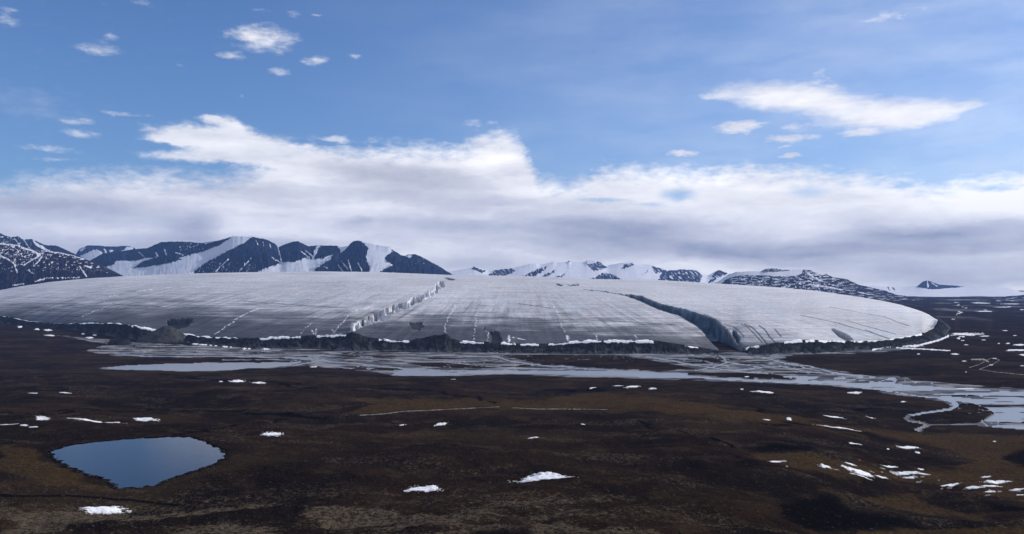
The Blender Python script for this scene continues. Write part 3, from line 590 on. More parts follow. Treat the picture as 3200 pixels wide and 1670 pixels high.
def snow_line(pts, hw, label, cat_, group, thick, gap=0.0, seed=0, zf=None, name='snow_streak', mat=None):
    """a narrow, patchy ribbon of snow lying on the ground"""
    P = np.array(pts, float); L = np.concatenate([[0], np.cumsum(np.hypot(np.diff(P[:, 0]), np.diff(P[:, 1]))) ])
    n = max(int(L[-1] / 1.2), 20); q = np.linspace(0, L[-1], n); px = np.interp(q, L, P[:, 0]); py = np.interp(q, L, P[:, 1])
    c = np.array([on_ground(a, b) for a, b in zip(px, py)]); k = 11
    w = np.linspace(-1, 1, k)[:, None]
    hwv = hw * (1 + .6 * fbm(q / 9, q * 0, 3, seed)); Yk = (HC / F) * 0 + c[:, 1] ** 2 / (F * np.maximum(HC - c[:, 2], 20))
    Y = c[:, 1][None] + w * (hwv * Yk)[None]; X = c[:, 0][None] + (Y - c[:, 1][None]) * (c[:, 0] / c[:, 1])[None]
    m = (1 - np.abs(w)) + fbm(q[None] / 7 + w, w * 1.5 + q[None] / 30, 3, seed + 3) * 1.0 - gap
    o = snow_mesh(name, X, Y, m, thick, mat or M_snow, zf)
    return props(o, label, cat_, group) if o else None
snow_line([(1125, 1299), (1200, 1294), (1262, 1286), (1340, 1283), (1400, 1280), (1480, 1276), (1560, 1272)], .6, 'long thin broken line of pale snow beside the ochre moss', 'snow streak', None, .2, .45, 5, mat=M_frost)
snow_line([(1600, 1275), (1680, 1279), (1800, 1279), (1900, 1281)], .6, 'faint dotted line of snow along the lower edge of the ochre moss', 'snow streak', None, .2, .5, 9, mat=M_frost)
snow_line([(2726, 1094), (2765, 1084), (2800, 1080), (2860, 1083), (2900, 1073), (2940, 1062), (2966, 1050)], 3.6, 'white river ice strung along the right-hand foot of the moraine', 'river ice', None, 1.2, -.25, 15, name='river_ice')
snow_line([(2800, 1088), (2870, 1091), (2970, 1097)], 2.0, 'thin tail of white river ice below the moraine tip', 'river ice', None, 1.0, .05, 19, name='river_ice')
snow_line([(3028, 1150), (3060, 1140), (3095, 1120), (3125, 1125), (3100, 1140), (3060, 1155), (3110, 1163), (3200, 1172)], .8, 'ragged looping snow along a small stream bed at right', 'snow streak', None, .4, .5, 23, mat=M_frost)
snow_line([(3034, 1124), (3078, 1124), (3090, 1132)], 2.6, 'short bright snow streak beside the looping stream-bed snow', 'snow streak', None, .4, .2, 27, mat=M_frost)

# snow banks wedged between the ice and the moraine
BANK = [(6, 205, 5.5, 'thin curved snow bank at the far left foot of the glacier'), (212, 490, 7.5, 'long arched snow bank left of the gravel cone'), (556, 742, 8, 'snow bank between the gravel cone and the middle of the left ice front'),
        (806, 940, 8.5, 'bright snow bank left of the left-hand cleft'), (990, 1082, 6, 'short snow bank ending at the mouth of the left-hand cleft'), (1184, 1288, 6.5, 'spiky snow bank right of the left-hand cleft'),
        (1434, 1512, 7.5, 'snow bank right of the dark moraine hump'), (1566, 1612, 9, 'small snow bank beside the dark rubble chute'), (1625, 1684, 5.5, 'thin snow bank right of the rubble chute'),
        (1714, 1880, 8.5, 'bright snow bank along the middle of the right ice front'), (1886, 2042, 7.5, 'bright snow bank just left of the bare moraine by the right-hand cleft'),
        (2140, 2182, 3.5, 'thin snow sliver left of the right-hand cleft'), (2330, 2372, 5, 'small snow bank right of the right-hand cleft'), (2450, 2506, 7, 'curved snow bank right of the parallel cracks'),
        (2516, 2640, 5.5, 'long thin snow bank left of the dark triangular hollow'), (2668, 2770, 3.5, 'thin snow bank right of the dark triangular hollow'), (2776, 2880, 3.2, 'thin broken snow bank under the right end of the glacier')]
for i, (a, b, hh, lab) in enumerate(BANK):
    n = int((b - a) / .9) + 8; q = np.linspace(a, b, n); e = np.clip(np.minimum(q - a, b - q) / 9, 0, 1) ** .6
    e = e * np.clip(.62 + fbm(q / 22, q * 0, 5, 400 + i, .5) * 1.2, .0, 1.3); hm = hh * e * .40 + 1.0
    base = yf_c(q) + 3.2; Yb_ = Yf(q) - 22; m = np.linspace(0, 1, 9)[:, None]
    row = base[None] - hm[None] * m + fbm(q[None] / 3, m * 3, 2, 420 + i) * .25 * m; Yv = Yb_[None] + m * (12 + hm[None] * 3.5)
    # the bank leans on the ice: never behind its surface
    zz = HC - (row - YH) / F * Yv
    Xv = (q[None] - 1600) / F * Yv
    Xv = np.vstack([Xv[:1] , Xv, Xv[-1:]]); Yv = np.vstack([Yv[:1] - 5, Yv, Yv[-1:] + 5]); zz = np.vstack([zz[:1] - 6, zz, zz[-1:] - 6])
    o = grid_obj('snow_bank', Xv, Yv, zz, M_bank); props(o, lab, 'snow bank', 'snow banks between ice and moraine')

# ------------------------------------------------------------------ boulders, stones, tent
def ico(sub):
    import bmesh
    bm = bmesh.new(); bmesh.ops.create_icosphere(bm, subdivisions=sub, radius=1)
    V = np.array([v.co[:] for v in bm.verts]); Fc = np.array([[v.index for v in f.verts] for f in bm.faces]); bm.free(); return V, Fc
def boulder(px, py, wpx_, hpx, label, seed):
    X, Y, Z = on_ground(px, py); V, Fc = ico(4)
    r = 1 + noise(V[:, 0] * 1.3 + seed, V[:, 1] * 1.3 + V[:, 2], seed) * .35 + noise(V[:, 0] * 3 + seed, V[:, 2] * 3, seed + 4) * .12
    V = V * r[:, None]; V = np.sign(V) * np.abs(V) ** .85
    s = wpx_ / F * Y / 2; h = hpx / F * Y
    V = V * np.array([s, s * .8, h * .62]) + np.array([X, Y + s, Z + h * .30])
    props(mesh_obj('boulder', V, Fc, M_boulder, smooth=False), label, 'boulder')
boulder(1231, 1326, 22, 9, 'low dark boulder on the middle slope beside a faint snow scrap', 3)
boulder(951, 1592, 15, 11, 'dark upright boulder on the pale near slope at the lower left', 8)
# loose stones and tussocks over the near slope
V0, F0 = ico(1); VV_, FF_ = [], []; N = 9000
u_ = rng.random(N); py_ = 1330 + 360 * u_ ** .8; px_ = rng.random(N) * 3500 - 150
sY = np.array([on_ground(a, min(b, 1700))[1] for a, b in zip(px_[:3000], py_[:3000])]); sY = np.concatenate([sY, sY * (1 + rng.normal(size=3000) * .01), sY * (1 + rng.normal(size=3000) * .012)])
sX = (px_ - 1600) / F * sY; sZ = ground_z(sX, sY)
ok = ~((sX > min(xs) - 4) & (sX < max(xs) + 4) & (sY > min(ys) - 4) & (sY < max(ys) + 4))
sX, sY, sZ = sX[ok], sY[ok], sZ[ok]
# a stony rim round the pond
q = rng.random(900) * len(pond_w); i0 = q.astype(int); f0 = q - i0; PWD = np.array(pond_w + pond_w[:1])
rX = PWD[i0, 0] * (1 - f0) + PWD[i0 + 1, 0] * f0; rY = PWD[i0, 1] * (1 - f0) + PWD[i0 + 1, 1] * f0
g_ = 1 + .012 + np.abs(rng.normal(size=900)) * .045; rX = cxp + (rX - cxp) * g_; rY = cyp + (rY - cyp) * g_
sX = np.concatenate([sX, rX]); sY = np.concatenate([sY, rY]); sZ = np.concatenate([sZ, np.maximum(ground_z(rX, rY), ZP)]); N = len(sX)
size = .14 + .6 * rng.random(N) ** 6
ang = rng.random(N) * 6.28; jit = 1 + rng.normal(size=(N, len(V0))) * .16
P = V0[None] * jit[..., None] * size[:, None, None] * np.array([1.3, .9, .6])
ca, sa = np.cos(ang)[:, None], np.sin(ang)[:, None]
Pv = np.stack([P[..., 0] * ca - P[..., 1] * sa + sX[:, None], P[..., 0] * sa + P[..., 1] * ca + sY[:, None], P[..., 2] + sZ[:, None] + size[:, None] * .2], -1)
def m_stone(t, pos):
    n = t.noise(pos, .5, 2, .5)
    return t.mix(t.ss(n, .4, .6), (.010, .009, .008), (.050, .044, .036)), .9, None, .2
stones = mesh_obj('stones', Pv.reshape(-1, 3), (F0[None] + (np.arange(N) * len(V0))[:, None, None]).reshape(-1, 3), material('tundra_stone', m_stone), smooth=False)
props(stones, 'loose stones and tussocks strewn over the near tundra slope', 'stones', kind='stuff')

def m_flat(c, r=.6): return lambda t, pos: (t.mix(t.noise(pos, 2.0, 2), c, tuple(v * .8 for v in c)), r, None, .3)
M_red = material('red_nylon', m_flat((.62, .012, .010))); M_door = material('dark_red_nylon', m_flat((.25, .01, .01)))
tx, ty, tz = on_ground(2685, 1441)
tent = bpy.data.objects.new('tent', None); col.objects.link(tent); tent.location = (tx, ty, ground_z(np.array([tx]), np.array([ty]))[0]); props(tent, 'tiny red dome tent pitched on brown moss above the snow patches', 'tent')
a = np.linspace(0, 2 * np.pi, 33); e = np.linspace(0, np.pi / 2, 12); A, E = np.meshgrid(a, e)
seam = 1 - .06 * np.abs(np.sin(2 * A)) * np.cos(E)
fly = grid_obj('flysheet', 1.15 * seam * np.cos(A) * np.cos(E) ** .8, .95 * seam * np.sin(A) * np.cos(E) ** .8, 1.35 * np.sin(E) - .05, M_red); fly.parent = tent
a2 = np.linspace(-2.0, -1.15, 9); e2 = np.linspace(0, 1.0, 7); A, E = np.meshgrid(a2, e2)
door = grid_obj('door', 1.18 * seam[0, 0] * np.cos(A) * np.cos(E) ** .8, .98 * np.sin(A) * np.cos(E) ** .8, 1.36 * np.sin(E), M_door); door.parent = tent

# ------------------------------------------------------------------ mountains
def range_mesh(name, sky, Yfront, Yridge, Yback, mat, label, snow_fn, seed, rough=1.0, jag=1.0, zfoot=0.0, step=1.6, spur=1.0, spw=26.0, prof=1.25):
    x0, x1 = sky[0][0], sky[-1][0]; px = np.arange(x0, x1 + step, step); top = curve(sky)(px)
    top = top + fbm(px / 7, px * 0, 4, seed) * 1.0 * jag
    e = sstep(0, 1, np.minimum(px - x0, x1 - px) / 30 + .0)
    nf = 110; wv = np.concatenate([np.linspace(0, 1, nf), 1 + np.linspace(0, 1, 22)[1:]])
    P, W = np.meshgrid(px, wv)
    ridgeY = Yridge * (1 + .035 * noise(px / 330, px * 0, seed + 2))[None]
    Yv = np.where(W <= 1, Yfront + (ridgeY - Yfront) * W, ridgeY + (Yback - ridgeY) * (W - 1))
    tops = sum(curve(sky)(px + k * 9) for k in range(-6, 7)) / 13
    tops = np.maximum(tops, top); tops = np.convolve(np.pad(tops, 12, 'edge'), np.hanning(27)[1:-1] / np.hanning(27).sum(), 'valid') + 1.0; topw = tops[None] + (top - tops)[None] * np.clip(np.where(W <= 1, W, 2 - W), 0, 1) ** 12
    zr = HC - (topw - YH) / F * ridgeY
    wf = np.clip(W, 0, 1)
    sp = ridged(P / spw + fbm(P / 60, W * 2, 2, seed + 4) * .6, W * 1.4, 4, seed + 6) - .55
    d = (zr - zfoot) * wf ** prof + zfoot
    amp = np.sin(np.pi * wf) ** .8 * (1 - wf * .35)
    X0 = (P - 1600) / F * Yv; s0 = snow_fn(P, YH - (d - HC) / Yv * F, X0, Yv, d, W)
    amp = amp * (1 - .94 * s0)
    Z = d + sp * amp * (zr - zfoot) * .20 * spur + fbm(P / 9, W * 14, 3, seed + 8) * amp * (zr - zfoot) * .05 * rough
    # keep the face under the line of sight to the ridge
    lim = HC - (topw + 1.2 * (1 - wf) * 6 - YH) / F * Yv
    Z = np.where(W < 1, np.minimum(Z, lim), Z)
    Z = np.where(W > 1, zr + (zfoot - zr) * (W - 1) ** 1.1, Z)
    X = (P - 1600) / F * Yv; R = YH - (Z - HC) / Yv * F
    sn = snow_fn(P, R, X, Yv, Z, W)
    o = grid_obj(name, X, Yv, Z, mat, dict(snow=sn)); return props(o, label, 'mountain', kind='structure')
def areas(P, R, polys, soft=2.0, warp=2.0, seed=0, ysc=1.0):
    wP = P + fbm(P / 8, R / 8, 3, seed) * warp * 1.3; wR = R + fbm(P / 7, R / 6, 3, seed + 5) * warp + (ridged(P / 5.5 + R / 22, R / 30, 3, seed + 8) - .55) * warp * 1.5
    s = np.zeros(P.shape)
    for p in polys: s = np.maximum(s, sstep(-soft, soft, poly_sd(wP, wR, p, ysc, 20)))
    return s
def lines(P, R, ls, seed=0):
    wP = P + fbm(P / 6, R / 6, 2, seed) * 1.2; s = np.zeros(P.shape)
    for i, (pts, w) in enumerate(ls):
        wv_ = .34 + w * .62 * np.clip(1 + fbm(P / 9 + i, R / 9, 2, seed + i) * 1.1, .15, 1.6); d = line_d(wP, R, pts, 1.0, 12)
        s = np.maximum(s, sstep(wv_ * 1.5, wv_ * .5, d) * np.clip(1.05 + fbm(P / 4, R / 3, 2, seed + 7 + i) * .9, 0, 1))
    return s
def dots(P, R, sx, sy, th, seed):
    return sstep(th, th + .25, fbm(P / sx, R / sy, 3, seed, .6))

# far left ridge
def s_B(P, R, X, Y, Z, W):
    s = lines(P, R, [([(104, 753), (120, 768), (155, 786)], 4), ([(118, 765), (150, 785)], 6), ([(45, 745), (60, 765)], 1.5), ([(75, 752), (92, 775)], 2)], 11)
    return np.maximum(s, dots(P, R, 12, 4, .42, 501) * .9 * (P < 100))
range_mesh('mountain', [(-500, 690), (-250, 705), (-60, 716), (0, 729), (20, 738), (35, 742), (57, 739), (65, 745), (75, 750), (85, 748), (98, 747), (110, 752), (125, 760), (140, 766), (175, 768), (200, 778), (225, 790), (240, 798), (262, 808), (300, 826), (380, 870)],
    8200, 10500, 12500, M_rockL, 'dark jagged ridge rising behind the snow-speckled hill at far left', s_B, 601, jag=1.3)
# snow-speckled brown hill
def s_A(P, R, X, Y, Z, W):
    s = dots(P + R * .3, R, 14, 2.2, .40, 503) * sstep(250, 120, P) * sstep(850, 790, R)
    s = np.maximum(s, dots(P, R, 18, 2.4, .50, 505) * sstep(880, 830, R + 0 * P))
    s = np.maximum(s, lines(P, R, [([(0, 762), (60, 768)], 3.5), ([(70, 775), (105, 785), (125, 797)], 4), ([(130, 784), (180, 790), (225, 799), (262, 810)], 1.8), ([(0, 800), (28, 812), (45, 825), (54, 852)], 2.6), ([(136, 797), (122, 815), (105, 832)], 2.2), ([(128, 796), (98, 815), (72, 830)], 2.0),
        ([(248, 833), (258, 845), (270, 864)], 2.4), ([(264, 831), (288, 837)], 2.5), ([(110, 880), (140, 871)], 3), ([(40, 892), (75, 887)], 2.2), ([(140, 869), (250, 867)], 1.0), ([(92, 848), (105, 855)], 2)], 13))
    return s
range_mesh('mountain', [(-500, 735), (-200, 745), (0, 759), (60, 766), (75, 774), (125, 783), (160, 785), (225, 796), (280, 815), (325, 832), (360, 850), (388, 864), (440, 892), (480, 905)],
    5900, 7600, 9000, M_rockN, 'rounded brown hill speckled with snow at far left behind the glacier', s_A, 611, jag=.5, spur=.55, spw=60)
# small snowy peak
def s_C(P, R, X, Y, Z, W):
    s = areas(P, R, [[(240, 806), (262, 796), (280, 786), (300, 779), (322, 790), (300, 806), (280, 818), (245, 812)], [(372, 789), (385, 782), (395, 772), (412, 771), (420, 777), (395, 784)], [(246, 782), (262, 772), (270, 775), (254, 786)], [(322, 776), (330, 780), (336, 796), (328, 790)], [(340, 782), (352, 780), (354, 786), (344, 788)]], 1.5, 1.6, 21)
    return s
range_mesh('mountain', [(200, 815), (235, 798), (248, 778), (275, 767), (310, 768), (335, 771), (370, 770), (397, 769), (415, 773), (440, 790), (480, 815)],
    12500, 14500, 16000, M_rockL, 'small snow-streaked peak in the gap left of the main massif', s_C, 621)
# main massif on the left
def s_M(P, R, X, Y, Z, W):
    s = areas(P, R, [[(711, 750), (727, 737), (789, 739), (770, 755), (740, 770), (692, 794), (650, 815), (632, 828), (612, 842), (590, 870), (388, 900), (325, 836), (355, 827), (362, 814), (425, 816), (450, 807), (480, 806), (510, 801), (560, 806), (600, 795), (640, 785), (690, 765)],
        [(800, 870), (806, 847), (855, 829), (892, 819), (924, 819), (948, 807), (979, 811), (1010, 807), (1042, 793), (1030, 812), (986, 838), (981, 870)], [(1052, 760), (1088, 762), (1084, 776), (1066, 790)],
        [(1126, 750), (1212, 768), (1227, 785), (1203, 804), (1209, 819), (1231, 827), (1184, 849), (1190, 880), (1141, 880), (1156, 838), (1144, 804), (1152, 776)]], 1.6, 2.2, 31)
    rk = areas(P, R, [[(411, 839), (450, 815), (480, 807), (520, 795), (548, 792), (566, 811), (540, 820), (500, 828), (450, 835)]], 1.2, 1.6, 35)
    s = s * (1 - rk)
    s = np.maximum(s, lines(P, R, [([(869, 774), (874, 795), (882, 822)], 3), ([(998, 768), (985, 785), (978, 810)], 6), ([(849, 804), (877, 821)], 2), ([(747, 849), (784, 807)], 1.5), ([(674, 849), (714, 810)], 1.6), ([(1066, 816), (1087, 841)], 1.2), ([(1088, 813), (1099, 850)], 1.8),
        ([(1057, 829), (1073, 850)], 1.6), ([(1119, 822), (1132, 848)], 1.6), ([(1012, 833), (1025, 840)], 1.4), ([(434, 788), (455, 808)], 1.2), ([(486, 790), (494, 800)], 3), ([(513, 780), (520, 796)], 4), ([(550, 790), (572, 798)], 1.5), ([(800, 752), (806, 766)], 1.2), ([(822, 757), (824, 770)], 1), ([(843, 762), (846, 775)], 1.4),
        ([(640, 762), (700, 746), (725, 738)], 1.6), ([(940, 785), (968, 806)], 1.6), ([(955, 783), (975, 800)], 1.2)], 33))
    s = np.maximum(s, areas(P, R, [[(1265, 801), (1278, 797), (1290, 799), (1280, 806)]], 1, 1, 37)); s = np.maximum(s, dots(P, R, 8, 3, .52, 507) * .9 * ((P > 560) & (P < 640) & (R < 785)))
    s = np.maximum(s, dots(P, R, 9, 2.5, .50, 509) * .9 * ((P > 610) & (P < 800) & (R > 818))); s = np.maximum(s, dots(P, R, 9, 3, .55, 511) * .8 * ((P > 1290) & (P < 1360) & (R < 825)))
    return s
MASSIF = [(262, 832), (285, 813), (320, 793), (360, 788), (422, 779), (460, 776), (503, 757), (559, 755), (600, 757), (630, 760), (680, 752), (711, 744), (727, 738), (789, 741), (833, 749), (861, 763), (869, 774), (890, 764), (914, 756), (931, 754), (964, 770), (998, 767), (1051, 768), (1060, 771), (1088, 770), (1096, 760), (1107, 753), (1122, 753), (1181, 767), (1212, 771), (1253, 798), (1265, 800), (1274, 796), (1299, 795), (1321, 805), (1368, 830), (1414, 859), (1470, 895)]
range_mesh('mountain', MASSIF, 8600, 11200, 13500, M_rockL, 'dark blue rocky massif with snow glaciers behind the left half of the glacier', s_M, 631, spw=34)
# far white range in the middle
def s_F(P, R, X, Y, Z, W):
    rk = areas(P, R, [[(1474, 839), (1481, 832), (1500, 842), (1520, 846), (1508, 853), (1497, 851)], [(1520, 864), (1545, 845), (1600, 838), (1611, 846), (1597, 856), (1570, 866)], [(1626, 866), (1670, 845), (1700, 834), (1711, 828), (1705, 842), (1690, 850), (1665, 868)],
        [(1680, 870), (1735, 842), (1739, 846), (1715, 860), (1705, 872)], [(1729, 870), (1766, 854), (1755, 866)], [(1772, 820), (1777, 813), (1785, 820)], [(1727, 820), (1731, 816), (1736, 820)], [(1825, 820), (1840, 827), (1870, 817), (1885, 827), (1900, 836), (1880, 843), (1855, 847), (1843, 836)],
        [(1843, 875), (1885, 851), (1915, 858), (1948, 876)], [(1943, 841), (1950, 828), (1973, 822), (1986, 828), (1960, 836)], [(2035, 830), (2083, 845), (2115, 860), (2130, 884), (2052, 880), (2070, 852), (2048, 856)], [(2000, 864), (2022, 845), (2036, 833), (2020, 850)],
        [(2083, 846), (2127, 841), (2176, 845), (2196, 862), (2180, 890), (2120, 884)], [(2208, 892), (2233, 850), (2247, 843), (2276, 854), (2235, 874)]], 1.2, 2.0, 41)
    rk = rk * (1 - .85 * dots(P - R * .9, R, 4, 14, .30, 513)); return 1 - rk
range_mesh('mountain', [(1300, 868), (1360, 852), (1414, 847), (1476, 837), (1481, 833), (1518, 844), (1527, 847), (1555, 843), (1599, 839), (1611, 836), (1624, 833), (1655, 825), (1676, 824), (1686, 828), (1711, 823), (1729, 818), (1740, 820), (1773, 819), (1777, 814), (1785, 819), (1825, 820), (1835, 813), (1860, 814), (1872, 818), (1897, 830), (1943, 822), (1978, 820), (2002, 826), (2040, 829), (2083, 845), (2114, 845), (2127, 842), (2176, 844), (2200, 856), (2212, 862), (2233, 850), (2247, 844), (2274, 854), (2330, 880), (2380, 905)],
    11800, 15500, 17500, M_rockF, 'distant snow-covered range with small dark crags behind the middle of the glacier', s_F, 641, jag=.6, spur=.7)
# right range with layered snow
def s_R(P, R, X, Y, Z, W):
    s = areas(P, R, [[(2225, 900), (2240, 880), (2301, 846), (2375, 845), (2385, 852), (2452, 848), (2514, 838), (2505, 856), (2490, 862), (2415, 864), (2400, 861), (2310, 860), (2270, 872), (2250, 890)]], 1.5, 1.6, 51)
    s = np.maximum(s, dots(P, R, 26, 2.0, .20, 517) * sstep(2240, 2300, P) * sstep(2680, 2560, P)); s = np.maximum(s, lines(P, R, [([(2525, 855), (2545, 868), (2570, 880)], 3.5), ([(2530, 890), (2590, 897), (2632, 907)], 2.6), ([(2555, 893), (2610, 902)], 2.5), ([(2680, 913), (2720, 922), (2770, 932)], 1.6), ([(2540, 848), (2565, 864)], 1.4)], 53))
    s = np.maximum(s, dots(P, R, 30, 1.8, .36, 519) * (P > 2600) * .9); return s
range_mesh('mountain', [(2195, 905), (2239, 883), (2278, 858), (2301, 850), (2348, 848), (2375, 849), (2390, 842), (2413, 839), (2452, 844), (2480, 843), (2514, 843), (2530, 844), (2550, 852), (2569, 861), (2582, 857), (2604, 867), (2646, 873), (2685, 891), (2709, 896), (2767, 909), (2800, 921), (2860, 930), (2950, 936)],
    9000, 11500, 12800, M_rockN, 'long dark mountain shoulder with layered snow behind the right side of the glacier', s_R, 651, jag=.8, spur=.5)
def s_W(P, R, X, Y, Z, W):
    rk = areas(P, R, [[(2862, 898), (2885, 878), (2898, 876), (2918, 880), (2940, 890), (2990, 893), (3015, 897), (2960, 901), (2930, 905)]], 1.2, 1.5, 61)
    rk = np.maximum(rk, lines(P, R, [([(2775, 898), (2780, 908)], 2), ([(2790, 900), (2796, 908)], 2)], 63)) * (1 - lines(P, R, [([(2898, 880), (2900, 898)], 2.5), ([(2912, 884), (2930, 896)], 1.5)], 65)); return 1 - rk
range_mesh('mountain', [(2600, 905), (2685, 893), (2740, 893), (2790, 897), (2820, 899), (2850, 896), (2866, 895), (2885, 880), (2897, 877), (2915, 882), (2935, 890), (3015, 895), (3050, 894), (3100, 896), (3150, 901), (3190, 912), (3250, 914), (3400, 903), (3700, 890)],
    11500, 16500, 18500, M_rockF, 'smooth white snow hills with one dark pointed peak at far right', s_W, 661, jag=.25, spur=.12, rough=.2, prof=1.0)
def s_L(P, R, X, Y, Z, W): return dots(P, R, 34, 1.6, .34, 521)
range_mesh('mountain', [(2640, 940), (2724, 921), (2790, 927), (2900, 936), (3000, 938), (3090, 935), (3150, 926), (3200, 922), (3400, 912), (3700, 905)],
    8600, 9900, 10800, M_rockN, 'low dark snow-streaked rise in front of the white hills at right', s_L, 671, jag=.3, spur=.3)

# ------------------------------------------------------------------ haze
import bmesh
bm = bmesh.new(); bmesh.ops.create_cube(bm, size=1); me = bpy.data.meshes.new('haze'); bm.to_mesh(me); bm.free()
haze = bpy.data.objects.new('haze', me); col.objects.link(haze); haze.scale = (52000, 22500, 1960); haze.location = (0, 10500, 930)
hm = bpy.data.materials.new('thin_air_haze'); hm.use_nodes = True; h = NT(hm.node_tree); ho = h.new('ShaderNodeOutputMaterial'); pv = h.new('ShaderNodeVolumePrincipled')
pv.inputs['Color'].default_value = (.24, .45, 1.0, 1); pv.inputs['Density'].default_value = 2.0e-5; pv.inputs['Anisotropy'].default_value = 0.0
h.t.links.new(pv.outputs[0], ho.inputs['Volume']); me.materials.append(hm)
props(haze, 'thin bluish air between the viewer and the far mountains', 'haze', kind='stuff')

# ------------------------------------------------------------------ sky with clouds, sun
SUN_AZ, SUN_EL = math.radians(68), math.radians(23)       # to the right of the view, fairly low
wd = bpy.data.worlds.new('World'); scene.world = wd; wd.use_nodes = True; w = NT(wd.node_tree)
wo = w.new('ShaderNodeOutputWorld'); bg = w.new('ShaderNodeBackground'); w.t.links.new(bg.outputs[0], wo.inputs[0])
sk = w.new('ShaderNodeTexSky', sky_type='NISHITA'); sk.sun_disc = False; sk.sun_elevation = SUN_EL; sk.sun_rotation = SUN_AZ
sk.altitude = 300; sk.air_density = 1.0; sk.dust_density = .35; sk.ozone_density = 1.6
SKY = .092
gen = w.new('ShaderNodeTexCoord').outputs['Generated']
sep = w.new('ShaderNodeSeparateXYZ'); w.put(sep.inputs[0], gen)
az = w.m('ARCTAN2', sep.outputs[0], sep.outputs[1]); el = w.m('ARCSINE', sep.outputs[2])
def A(px): return math.atan((px - 1600) / F) * 10
def E(px, py): return math.atan2(YH - py, math.hypot(F, px - 1600)) * 10
cx = w.new('ShaderNodeCombineXYZ'); w.put(cx.inputs[0], w.m('MULTIPLY', az, 10.0)); w.put(cx.inputs[1], w.m('MULTIPLY', el, 10.0))
P0 = cx.outputs[0]
def nvec(sc, scale, det, rough, off):
    v_ = w.scale(P0, sc); nx = w.noise(v_, scale, det, rough); ny = w.noise(w.vm('ADD', v_, (off, off * 1.7, 3.1)), scale, det, rough)
    c_ = w.new('ShaderNodeCombineXYZ'); w.put(c_.inputs[0], w.m('SUBTRACT', nx, .5)); w.put(c_.inputs[1], w.m('SUBTRACT', ny, .5)); return c_.outputs[0]
n1 = nvec((.8, 2.2, 1), 1.2, 5, .6, 13.7); n2 = nvec((1, 2.0, 1), 6.0, 5, .65, 31.3)
wp = w.vm('ADD', P0, w.scale(n1, (.60, .26, 0))); wp = w.vm('ADD', wp, w.scale(n2, (.10, .04, 0)))
wps = w.vm('ADD', P0, w.scale(n2, (.20, .10, 0))); wps = w.vm('ADD', wps, w.scale(n1, (.16, .08, 0)))
def blob(vec, px, py, rx, ry, amp, rot=0.0):
    mp = w.new('ShaderNodeMapping', vector_type='TEXTURE'); w.put(mp.inputs[0], vec)
    mp.inputs['Location'].default_value = (A(px), E(px, py), 0); mp.inputs['Rotation'].default_value = (0, 0, math.radians(-rot)); mp.inputs['Scale'].default_value = (rx / 250, ry / 250, 1)
    return w.ss(w.vm('LENGTH', mp.outputs[0]), 1.0, .0, 0.0, amp)
LAST = None
def total(vec, bl, op='ADD', k=(1, 1)):
    """one accumulated field from a list of soft ellipses (built one after another to keep the shader small)"""
    global LAST
    r = None
    for i_, q in enumerate(bl):
        if i_ % 9 == 0 and (r or LAST) is not None:      # evaluation order hint, far too small to see
            c_ = w.new('ShaderNodeCombineXYZ'); w.put(c_.inputs[0], w.m('MULTIPLY', r or LAST, 1e-6)); vec = w.vm('ADD', vec, c_.outputs[0])
        v_ = blob(vec, q[0], q[1], q[2] * k[0], q[3] * k[1], *( (1,) if op == 'MAXIMUM' else q[4:]))
        r = v_ if r is None else w.m(op, r, v_)
    LAST = r
    return r
fineN = w.noise(w.scale(P0, (1, 2.4, 1)), 5.0, 7, .62); softN = w.noise(w.scale(wp, (.5, 1.9, 1)), 1.3, 4, .5)
wispy = [(830, 122, 165, 66, 1.2), (775, 110, 75, 26, .7), (990, 192, 66, 23, 1.15), (872, 222, 58, 21, 1.05), (1110, 178, 44, 12, 1.0), (310, 158, 90, 34, .9), (345, 115, 36, 24, .65), (20, 65, 60, 22, .85), (12, 30, 45, 20, .6), (450, 8, 60, 18, .6),
         (920, 44, 50, 14, .6), (990, 46, 40, 9, .6), (820, 30, 60, 11, .4), (725, 178, 66, 20, .6), (565, 203, 28, 15, .6), (755, 302, 20, 10, .5), (1153, 131, 24, 11, .45), (240, 378, 75, 16, 1.0), (245, 418, 75, 24, 1.0), (385, 357, 110, 12, 1.0), (150, 465, 120, 15, .95), (1040, 432, 80, 16, 1.6), (170, 498, 90, 12, .8),
         (2310, 397, 125, 38, 1.9), (2480, 432, 150, 26, 1.7), (2500, 396, 100, 20, 1.2), (2690, 414, 110, 20, 1.6), (2455, 462, 52, 12, 1.4), (2470, 487, 56, 14, 1.9), (2130, 484, 80, 16, 1.9), (2770, 48, 190, 34, 1.1, -4), (2560, 235, 30, 60, .9, 20), (2590, 262, 40, 40, .9, 25), (1500, 388, 170, 22, .8), (725, 178, 80, 22, .4), (1700, 470, 200, 20, .25),
         (770, 462, 330, 74, 2.6, 6), (640, 432, 230, 44, 1.9, 2), (600, 492, 210, 30, 1.5, 0), (720, 388, 100, 34, 1.7, 12), (660, 372, 70, 16, 1.3, 0), (900, 500, 260, 44, 2.0, 4), (520, 438, 100, 16, 1.1)]
smooth = [(2400, 298, 270, 74, 1.35, 5), (2620, 334, 340, 78, 1.45, 5), (2860, 356, 300, 66, 1.3, -6), (3010, 330, 110, 22, .5, -8), (90, 325, 230, 80, .30, 6), (2230, 305, 90, 18, .7, -4),
          (1560, 470, 130, 70, 1.3, -30), (1500, 440, 90, 40, .8, -20)]
dw = total(wps, wispy); ds = total(wp, smooth)
dw = w.m('MULTIPLY', w.ss(dw, .02, .4), w.ss(w.m('ADD', dw, w.m('MULTIPLY', w.m('SUBTRACT', fineN, .52), 2.2)), .10, 1.9, 0, .9))
ds = w.ss(w.m('ADD', ds, w.m('MULTIPLY', w.m('SUBTRACT', fineN, .5), .8)), .0, 1.7, 0, .95)
